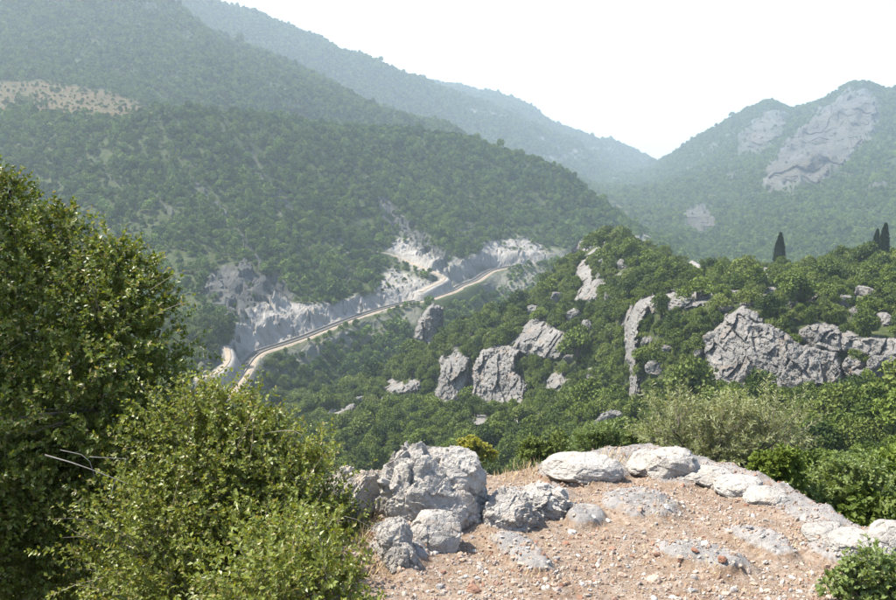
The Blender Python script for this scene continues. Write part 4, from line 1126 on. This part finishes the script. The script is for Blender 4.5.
def boulder(label, blocks, seed, sub=5, depth=0.8, power=2.8, rough=0.13, freq=1.5, cuts=7, crack=.07, name='boulder', smooth=False):
    """blocks: (left, right, top, foot) photo extents of each lump of the boulder, all merged into one rock"""
    parts = []; B0 = None
    for i, (px0, px1, py0, py1) in enumerate(blocks):
        b = on_ledge((px0 + px1) / 2, py1)
        yy = min(b.y, 6.9)
        m = yy / F * 1.06
        W = (px1 - px0) * m * 0.5
        top = P((px0 + px1) / 2, py0, yy + W * depth * 0.6)
        H = (top.z - b.z) * 0.5
        v, f = rock_verts(sub, (W, W * depth, max(H, .03) * 1.5), seed + i * 7, power, rough, freq, 1.0, cuts, (), crack)
        v[:, 0] *= W / (0.5 * (v[:, 0].max() - v[:, 0].min()))
        c = P((px0 + px1) / 2, (py0 + py1) / 2, yy + W * depth * 0.5)
        zn = (v[:, 2] - v[:, 2].min()) / (v[:, 2].max() - v[:, 2].min())
        v[:, :2] *= (1 + 0.22 * (1 - zn))[:, None]
        v[:, 2] += top.z - v[:, 2].max()
        v[:, :2] += np.array([c.x, c.y])
        parts.append((v, f))
    v, f = merge(parts)
    org = np.array([v[:, 0].mean(), v[:, 1].mean(), v[:, 2].min()])
    o = link(name, np_mesh(name, v - org, f, M['boulder'], smooth)); o.location = org
    return tag(o, label, 'rock', 'limestone boulders on the ledge')
boulder('largest pale limestone boulder, cracked and humped, on the ledge edge', [(376, 462, 441, 512), (404, 494, 444, 510), (384, 430, 440, 500), (396, 470, 468, 519)], 31, 5, .75, 2.5, .15, 1.3)
boulder('pale boulder half behind the bush, beside the largest boulder', [(323, 376, 466, 510), (340, 386, 470, 514)], 72, 5, .8, 2.5, .15)
boulder('smooth pinkish grey rock in front of the largest boulder', [(408, 460, 511, 547)], 33, 5, .9, 2.4, .07, 1.1, 5, .03)
boulder('cracked upright white rock next to the bush', [(376, 414, 518, 552)], 34, 5, .9, 2.6, .15)
boulder('small white rock under the cracked upright rock', [(384, 416, 541, 569)], 35)
boulder('long low rugged rock reaching from the largest boulder', [(478, 536, 490, 526), (512, 570, 485, 511)], 36, 5, .8, 2.6, .16, 1.8)
boulder('small rough rock wedged beside the largest boulder', [(440, 484, 500, 522)], 43, 5, .8, 2.5, .15)
boulder('smooth white boulder on the rim beside dry grass', [(547, 612, 453, 474), (575, 622, 456, 476)], 38, 5, .8, 2.2, .07, 1.2, 4, .04, 'boulder', True)
boulder('pale angular slab rising from the rim near the olive bush', [(628, 672, 450, 470), (648, 696, 447, 476)], 39, 5, .9, 2.3, .08, 1.3, 5, .05, 'boulder', True)
boulder('grey weathered slab lying along the rim', [(686, 736, 469, 486), (716, 764, 476, 494), (746, 788, 488, 504)], 40, 5, .9, 2.3, .08, 1.3, 5, .05, 'boulder', True)
boulder('rounded grey boulder at the low end of the rim', [(866, 922, 520, 552)], 41, 5, .8, 2.3, .09)
boulder('low grey slab leading to the rounded grey boulder', [(806, 850, 524, 540), (832, 882, 531, 550)], 42, 5, .9, 2.3, .08, 1.3, 5, .05, 'boulder', True)
boulder('dark pitted stone below the rounded grey boulder', [(866, 898, 546, 570)], 44, 4)

# loose stones: shapes and colours
STN, GRV = {}, []
for kn, km in STONE_KIND.items():
    STN[kn] = []
    for i, shp in enumerate(('rounded', 'flat', 'angular', 'long')):
        dim = [(1, .85, .7), (1, .9, .32), (1, .8, .6), (1, .5, .42)][i]
        v, f = rock_verts(3, dim, 500 + i, 3.4 if shp == 'angular' else 2.3, .12, 1.3, 1, 14 if shp == 'angular' else 7)
        STN[kn].append((shp, np_mesh('stone', v, f, km, False)))
for i in range(4):
    v, f = rock_verts(2, (1, RNG.uniform(.6, .95), RNG.uniform(.4, .7)), 540 + i, 2.6, .14, 1.3, 1, 10)
    GRV.append(np_mesh('pebble', v, f, M['gravel'], False))
MARKS = [(435, 480, 'largest boulder'), (435, 528, 'pinkish grey rock'), (400, 553, 'small white rock'), (525, 503, 'long rugged rock'), (640, 508, 'flat pale slab in the soil'), (583, 463, 'smooth white boulder'),
         (660, 460, 'angular rim slab'), (735, 482, 'weathered rim slab'), (850, 535, 'low grey slab'), (860, 585, 'low bushy plant'), (722, 564, 'lone rusty stone'), (655, 583, 'big loose stone'), (474, 592, 'brown loose stone')]
placed = []
def stone(px, py, wpx, kn, si, label, group='loose stones strewn over the ledge'):
    b = on_ledge(px, py); s = wpx * b.y / F * 0.5
    shp, me = STN[kn][si]
    o = link('stone', me); o.location = (b.x, b.y, b.z + s * 0.15); o.scale = (s, s, s)
    o.rotation_euler = (RNG.uniform(-.25, .25), RNG.uniform(-.25, .25), RNG.uniform(0, 6.28))
    tag(o, label, 'stone', group); placed.append((px, py))
stone(722, 564, 12, 'red brown', 2, 'rusty red stone alone in the pale gravel')
stone(655, 583, 17, 'pinkish', 0, 'biggest loose stone of the ledge, pinkish and rounded')
stone(474, 592, 15, 'red brown', 0, 'brown rounded loose stone on the soil below the pinkish grey rock')
stone(572, 533, 10, 'whitish', 1, 'flat whitish stone on bare soil beyond the long rugged rock')
tries = 0
while len(placed) < 125 and tries < 3000:
    tries += 1
    px = float(RNG.uniform(400, 880)); py = float(RNG.uniform(485, 602))
    if py < np.interp(px, ELX, ELP) + 14 or (px < 570 and py < 560 - (px - 400) * .3 and py < 530): continue
    if px > 810 and py > 560: continue
    if min((px - a) ** 2 + (py - b) ** 2 for a, b in placed) < 120: continue
    wpx = float(np.clip(RNG.lognormal(math.log(5.6), 0.33), 4, 12)) * (0.75 + 0.4 * (py - 480) / 120)
    kn = str(RNG.choice(['whitish', 'pinkish', 'red brown', 'grey'], p=[.34, .36, .12, .18])); si = int(RNG.integers(0, 4))
    mk_ = min(MARKS, key=lambda q: (q[0] - px) ** 2 + (q[1] - py) ** 2)
    near_ = math.hypot(mk_[0] - px, mk_[1] - py) < 45
    stone(px, py, wpx, kn, si, '%s %s %s stone %s the %s' % ('tiny' if wpx < 5 else 'small' if wpx < 7.5 else 'fist-sized', STN[kn][si][0], kn, 'lying by' if near_ else 'lying away from', mk_[2]))

# gravel
ng_ = 22000
gpx = RNG.uniform(250, 930, ng_ * 2); gy = 3.0 + 4.3 * RNG.random(ng_ * 2) ** 1.25
gz0 = ledge_plane(gy); gx = (gpx - 448) / F * (gy * CP - gz0 * SP)
okg = (gy < edge_y(gpx) - 0.02) & (gpx > 300) & (fbm2(gx * 1.6, gy * 1.6, 3, 601) + RNG.uniform(-.5, .5, len(gx)) > -0.12)
gpx, gy, gx = gpx[okg][:ng_], gy[okg][:ng_], gx[okg][:ng_]
rI = np.clip(np.searchsorted(lyy, gy) - 1, 0, len(lyy) - 2); cI = np.clip(np.searchsorted(lpx, gpx), 0, len(lpx) - 1)
gz = LZ[rI, cI]
gs = np.clip(RNG.lognormal(math.log(.0048), .55, len(gx)), .002, .02)
scatter('gravel', np.stack([gx, gy, gz + gs * .15], 1), np.stack([gs, gs, gs * .8], 1), RNG.uniform(-1, 6, (len(gx), 3)), RNG.integers(0, 4, len(gx)),
        proto_collection('gravel_stone', GRV), 'reddish and whitish gravel strewn over the ledge', 'gravel')

# ------------------------------------------------------------------ shrubs
def shrub(name, label, cat, base, blobs, nshoot, nleaf, leaf, lw, mat, seed, up=0.45, twigs=True, slen=(.12, .28), tw_r=.0022, group=None, shell=(0.45, 1.05), stem_r=0.03, extra=None):
    """blobs: (centre, radius) in world space.  Stems run from the base to the blobs, shoots stand on the blobs, leaves on the shoots"""
    rs = np.random.default_rng(seed)
    e = empty(name, tuple(base)); B = np.array(base)
    C = np.array([tuple(b[0]) for b in blobs]) - B; R = np.array([b[1] for b in blobs])
    pxs = [project(*tuple(b[0]))[0] for b in blobs]
    w = R ** 2 * np.array([1.0 if q > -110 else .3 for q in pxs]); k = rs.choice(len(R), nshoot, p=w / w.sum())
    d = unit(nshoot, rs)
    d[:, 2] = np.where(d[:, 2] < -0.6, -d[:, 2], d[:, 2])
    rad = R[k] * (shell[0] + (shell[1] - shell[0]) * rs.random(nshoot) ** 0.6)
    rad *= 1 + 0.22 * noise3(*(d.T * 3.0 + k * 7.3), seed)
    st = C[k] + d * rad[:, None] * 0.9
    dr = d * 0.75 + np.array([0, 0, up]) + unit(nshoot, rs) * 0.55
    dr /= np.linalg.norm(dr, axis=1)[:, None]
    ln = rs.uniform(*slen, nshoot) * np.clip(R[k] / R.mean(), .5, 1.2)
    bend = unit(nshoot, rs) * 0.35
    t = np.sort(rs.random((nshoot, nleaf)), 1) * 1.02
    pos = st[:, None, :] + dr[:, None, :] * (ln[:, None] * t)[..., None] + bend[:, None, :] * (ln[:, None] * t ** 2)[..., None] * .5
    pos = pos.reshape(-1, 3); n = len(pos)
    dd = np.repeat(dr, nleaf, 0)
    sd_ = np.cross(dd, unit(n, rs)); sd_ /= np.linalg.norm(sd_, axis=1)[:, None] + 1e-9
    ax = dd * 0.55 + sd_ * 0.9
    nr = unit(n, rs) * 0.7 + np.array([0, 0, .7]) + dd * .3
    L = leaf * rs.uniform(.65, 1.3, n)
    v, f = leaf_quads(pos, ax, nr, L, L * lw, .18)
    me = np_mesh('foliage', v, f, mat)
    attr(me, 'leaf', np.repeat(rs.random(n), 4))
    link('foliage', me, e)
    parts = []
    tot = np.zeros(3)
    for c, r in zip(C, R):
        midp = c * 0.5 + unit(1, rs)[0] * r * .2
        parts.append(tube([tot, midp, c, c + unit(1, rs)[0] * r * .5], [stem_r, stem_r * .7, stem_r * .4, stem_r * .12], 6))
    sv, sf = merge(parts)
    link('stem', np_mesh('stem', sv, sf, M['bark'], True), e)
    if twigs:
        tw = []
        for i in rs.choice(nshoot, min(nshoot, 600), False):
            p0 = st[i] * .55 + C[k[i]] * .45
            tw.append(tube([p0, st[i], st[i] + dr[i] * ln[i] * .5 + bend[i] * ln[i] * .12, st[i] + dr[i] * ln[i] + bend[i] * ln[i] * .5], [tw_r * 1.8, tw_r * 1.4, tw_r, tw_r * .4], 3))
        tv, tf = merge(tw)
        o = link('twigs', np_mesh('twigs', tv, tf, M['twig'], True), e); o['kind'] = 'stuff'
    if extra:
        for pts, r in extra:
            pts = np.array([tuple(p) for p in pts]) - B
            if len(pts) > 2:
                q = [pts[0]]
                for a, b in zip(pts[:-1], pts[1:]): q += [.75 * a + .25 * b, .25 * a + .75 * b]
                pts = np.array(q + [pts[-1]])
            tv, tf = tube(pts, np.linspace(r * .6, r * .2, len(pts)), 6)
            link('dead_branch', np_mesh('dead_branch', tv, tf, M['dead'], True), e)
    tag(e, label, cat, group)
    return e

b1 = [(-60, 340, 5.9, .95), (55, 320, 5.5, .55), (112, 345, 5.3, .46), (45, 265, 5.7, .36), (-5, 232, 5.9, .36), (128, 290, 5.5, .27), (60, 232, 5.7, .16), (95, 410, 5.2, .52), (0, 450, 5.5, .8),
      (60, 540, 5.4, .75), (150, 385, 5.3, .24), (-120, 480, 5.6, 1.0), (160, 330, 5.4, .16), (110, 262, 5.5, .17), (30, 620, 5.3, .7), (100, 480, 5.4, .5), (-40, 540, 5.2, .7), (140, 450, 5.1, .3), (10, 190, 5.9, .10), (-180, 80, 5.4, .65), (-150, 170, 5.6, .75), (-270, 130, 5.5, 1.0), (-340, 330, 5.3, 1.2), (-190, 280, 5.5, .9), (-240, 420, 5.4, 1.0)]  # the last, out-of-view lobes are added to shade the lower bush
shrub('kermes_oak_bush', 'tall dense evergreen bush with small prickly leaves and dark shaded base', 'bush', P(20, 700, 5.9), [(P(a, b, y), r) for a, b, y, r in b1],
      11500, 22, .028, .64, M['kermes'], 61, stem_r=.02, up=.25, shell=(.2, 1.05), extra=[
      ([P(150, 318, 5.2), P(172, 306, 5.15), P(198, 300, 5.1)], .005), ([P(150, 290, 5.3), P(178, 272, 5.2), P(206, 268, 5.2)], .004),
      ([P(45, 455, 4.15), P(80, 465, 4.1), P(128, 484, 4.1)], .006), ([P(60, 450, 4.1), P(88, 456, 4.1), P(95, 478, 4.1)], .004), ([P(90, 457, 4.1), P(128, 459, 4.1)], .004), ([P(115, 480, 4.1), P(108, 505, 4.1)], .004)])
b2 = [(238, 490, 4.7, .36), (195, 450, 4.8, .28), (290, 510, 4.65, .28), (250, 580, 4.4, .40), (322, 570, 4.5, .22), (165, 550, 4.5, .40), (228, 425, 4.85, .17), (345, 610, 4.4, .20), (305, 470, 4.75, .12), (195, 620, 4.3, .4), (355, 570, 4.5, .12), (262, 440, 4.8, .12), (362, 605, 4.3, .13), (335, 525, 4.6, .11), (372, 590, 4.3, .07), (335, 585, 3.75, .10), (350, 604, 3.5, .07), (310, 600, 3.5, .18), (290, 572, 3.8, .19), (330, 545, 4.1, .11), (270, 620, 3.5, .25)]
shrub('kermes_oak_bush', 'lower sprawling evergreen bush with pale twigs beside the boulders', 'bush', P(240, 690, 4.6), [(P(a, b, y), r) for a, b, y, r in b2],
      3900, 22, .025, .62, M['kermes'], 62, up=.25, shell=(.3, 1.05), extra=[
      ([P(255, 575, 3.95), P(290, 577, 3.92), P(315, 582, 3.9)], .006), ([P(270, 578, 3.95), P(264, 592, 3.92), P(262, 606, 3.9)], .006), ([P(240, 440, 4.7), P(280, 430, 4.6), P(300, 432, 4.55), P(304, 442, 4.55)], .006),
      ([P(300, 525, 4.35), P(330, 518, 4.3), P(350, 516, 4.3), P(375, 530, 4.3)], .005), ([P(330, 500, 4.4), P(338, 480, 4.4), P(341, 466, 4.4)], .003), ([P(318, 520, 4.3), P(350, 545, 4.3)], .004), ([P(150, 400, 5.0), P(190, 372, 5.0)], .004)])

def terrain_shrub(name, label, cat, px, py, wpx, hpx, y, nshoot, nleaf, leaf, lw, mat, seed, **kw):
    """a shrub covering about wpx x hpx photo pixels, at depth y"""
    m = y / F; rs = np.random.default_rng(seed)
    blobs = []
    for _ in range(kw.pop('nblob', 9)):
        a = rs.uniform(-1, 1); bb = rs.uniform(-1, .55)
        if abs(a) ** 2 + max(bb, 0) ** 2 > 1: continue
        blobs.append((P(px + a * wpx * .36, py - bb * hpx * .36, y + rs.uniform(-.3, .3) * wpx * m), rs.uniform(.16, .30) * min(wpx, hpx * 1.6) * m))
    blobs.append((P(px, py, y), .36 * min(wpx, hpx) * m))
    base = P(px, py + hpx * .5, y)
    gz_ = float(ground(np.array([base.x]), np.array([base.y]))[0])
    base.z = max(min(base.z, base.z), gz_ - 0.1) if gz_ > base.z - 3 else gz_
    return shrub(name, label, cat, base, blobs, nshoot, nleaf, leaf, lw, mat, seed, slen=(wpx * m * .06, wpx * m * .16), stem_r=max(.012, wpx * m * .012), tw_r=wpx * m * .0012, **kw)

terrain_shrub('olive_bush', 'feathery grey green wild olive bush beyond the rim', 'bush', 722, 440, 150, 84, 24, 900, 26, .13, .24, M['olive'], 71, nblob=26, up=.8)
terrain_shrub('shrub', 'yellow green round shrub behind the largest boulder', 'shrub', 475, 449, 34, 26, 60, 260, 20, .22, .6, M['yellow'], 72)
terrain_shrub('shrub', 'pale green broom shrub behind the smooth white boulder', 'shrub', 600, 442, 60, 28, 26, 380, 22, .09, .4, M['weed'], 73, up=1.0, nblob=14)
terrain_shrub('shrub', 'light green shrub between smooth boulder and angular slab', 'shrub', 640, 440, 44, 28, 30, 300, 22, .11, .5, M['oak_light'], 74, up=.8)
terrain_shrub('shrub', 'light green shrub just over the rim beside the broom', 'shrub', 545, 450, 50, 26, 30, 300, 22, .11, .5, M['oak_light'], 79, up=.8)
terrain_shrub('shrub', 'dark leafy shrub hugging the rim below the olive bush', 'shrub', 775, 470, 54, 46, 10.5, 420, 22, .05, .6, M['oak'], 75, nblob=12)
terrain_shrub('shrub', 'open leafy shrub with bare twigs above the grey slab', 'shrub', 838, 496, 100, 72, 11, 900, 22, .05, .6, M['weed'], 76, nblob=18)
terrain_shrub('shrub', 'leafy shrub rising behind the rounded grey boulder', 'shrub', 890, 480, 70, 70, 14, 600, 22, .06, .6, M['oak_light'], 77, nblob=14)
wb = [(P(a, b, 3.55), r) for a, b, r in [(850, 585, .075), (880, 580, .085), (832, 592, .05), (900, 600, .1), (865, 570, .05), (860, 605, .09), (893, 572, .05)]]
shrub('low_plant', 'low bushy green plant growing on the stony ledge', 'plant', P(866, 622, 3.55), wb, 260, 15, .026, .6, M['weed'], 78, slen=(.04, .09), tw_r=.0012, stem_r=.004)

# low scrub clothing the slope below the ledge
ns_ = 5200
sy = np.exp(RNG.uniform(math.log(8.0), math.log(95.0), ns_)); spx = RNG.uniform(330, 1250, ns_)
sz_ = -0.42 * sy; sx = (spx - 448) / F * (sy * CP - sz_ * SP)
sz_ = ground(sx, sy); ss = RNG.lognormal(math.log(.75), .3, ns_) * np.interp(sy, [8, 40, 95], [.55, 1.0, 1.7])
ppx, _ = project(sx, sy, sz_); tpy_ = py_of_s((sz_ + ss * 1.7) / sy)
okS = (sy > edge_y(ppx) + 1.2) & (tpy_ > np.interp(ppx, [300, 640, 700, 780, 830, 896, 1250], [456, 446, 450, 450, 446, 434, 425])) & ~((ppx < 640) & (sy > 60))
sx, sy, sz_, ss = sx[okS], sy[okS], sz_[okS], ss[okS]
scatter('slope_scrub', np.stack([sx, sy, sz_ - .1], 1), np.stack([ss, ss, ss * .9], 1), np.stack([0 * ss, 0 * ss, RNG.uniform(0, 6.28, len(ss))], 1), RNG.integers(0, 6, len(ss)), oak_coll,
        'low green scrub clothing the steep slope below the ledge rim', 'scrub')

# ------------------------------------------------------------------ dry grass
def tufts(name, label, spots, seed, hgt):
    rs = np.random.default_rng(seed); parts = []
    for (x, y, z, n, r, h) in spots:
        a = rs.uniform(0, 6.28, n); rr = r * np.sqrt(rs.random(n))
        p0 = np.stack([x + rr * np.cos(a), y + rr * np.sin(a), np.full(n, z - .02)], 1)
        ax = np.stack([rs.normal(0, .45, n), rs.normal(0, .45, n), np.ones(n)], 1)
        L = h * rs.uniform(.4, 1.2, n)
        v, f = leaf_quads(p0, ax, rs.normal(size=(n, 3)), L, np.full(n, hgt), 0)
        parts.append((v, f))
    v, f = merge(parts)
    tag(link(name, np_mesh(name, v, f, M['straw'])), label, 'grass', kind='stuff')
sp = []
for px, py, n, r, h in [(386, 505, 90, .08, .10), (380, 520, 80, .08, .10), (372, 540, 80, .10, .09), (520, 472, 70, .16, .08), (540, 470, 70, .15, .09), (505, 478, 60, .1, .06), (470, 490, 60, .08, .08), (615, 462, 120, .14, .12), (370, 575, 90, .1, .1), (530, 482, 120, .2, .08)]:
    b = on_ledge(px, py); sp.append((b.x, b.y, b.z, n, r, h))
for i in range(150):
    px, py = RNG.uniform(390, 860), RNG.uniform(480, 600)
    if py < np.interp(px, ELX, ELP) + 10: continue
    b = on_ledge(px, py); sp.append((b.x, b.y, b.z, int(RNG.integers(6, 20)), .06, .035))
tufts('dry_grass', 'straw coloured dry grass tufts among the boulders and stones', sp, 81, .004)

# ------------------------------------------------------------------ haze
def haze():
    x0, x1, y0, y1, z0, z1 = -150000, 150000, -3000, 60000, -262, 470
    v = [(x, y, z) for z in (z0, z1) for (x, y) in ((x0, y0), (x1, y0), (x1, y1), (x0, y1))]
    f = [(3, 2, 1, 0), (4, 5, 6, 7), (0, 1, 5, 4), (1, 2, 6, 5), (2, 3, 7, 6), (3, 0, 4, 7)]
    m = bpy.data.materials.new('haze_air'); m.use_nodes = True
    n = m.node_tree.nodes; n.remove(n['Principled BSDF'])
    pv = n.new('ShaderNodeVolumePrincipled')
    pv.inputs['Color'].default_value = (0.78, 0.905, 1.0, 1)
    pv.inputs['Density'].default_value = HAZE_DENSITY
    pv.inputs['Anisotropy'].default_value = 0.35
    m.node_tree.links.new(pv.outputs[0], n['Material Output'].inputs['Volume'])
    tag(link('haze', np_mesh('haze', v, f, m)), 'pale blue summer haze filling the valley', 'haze', kind='stuff')
haze()
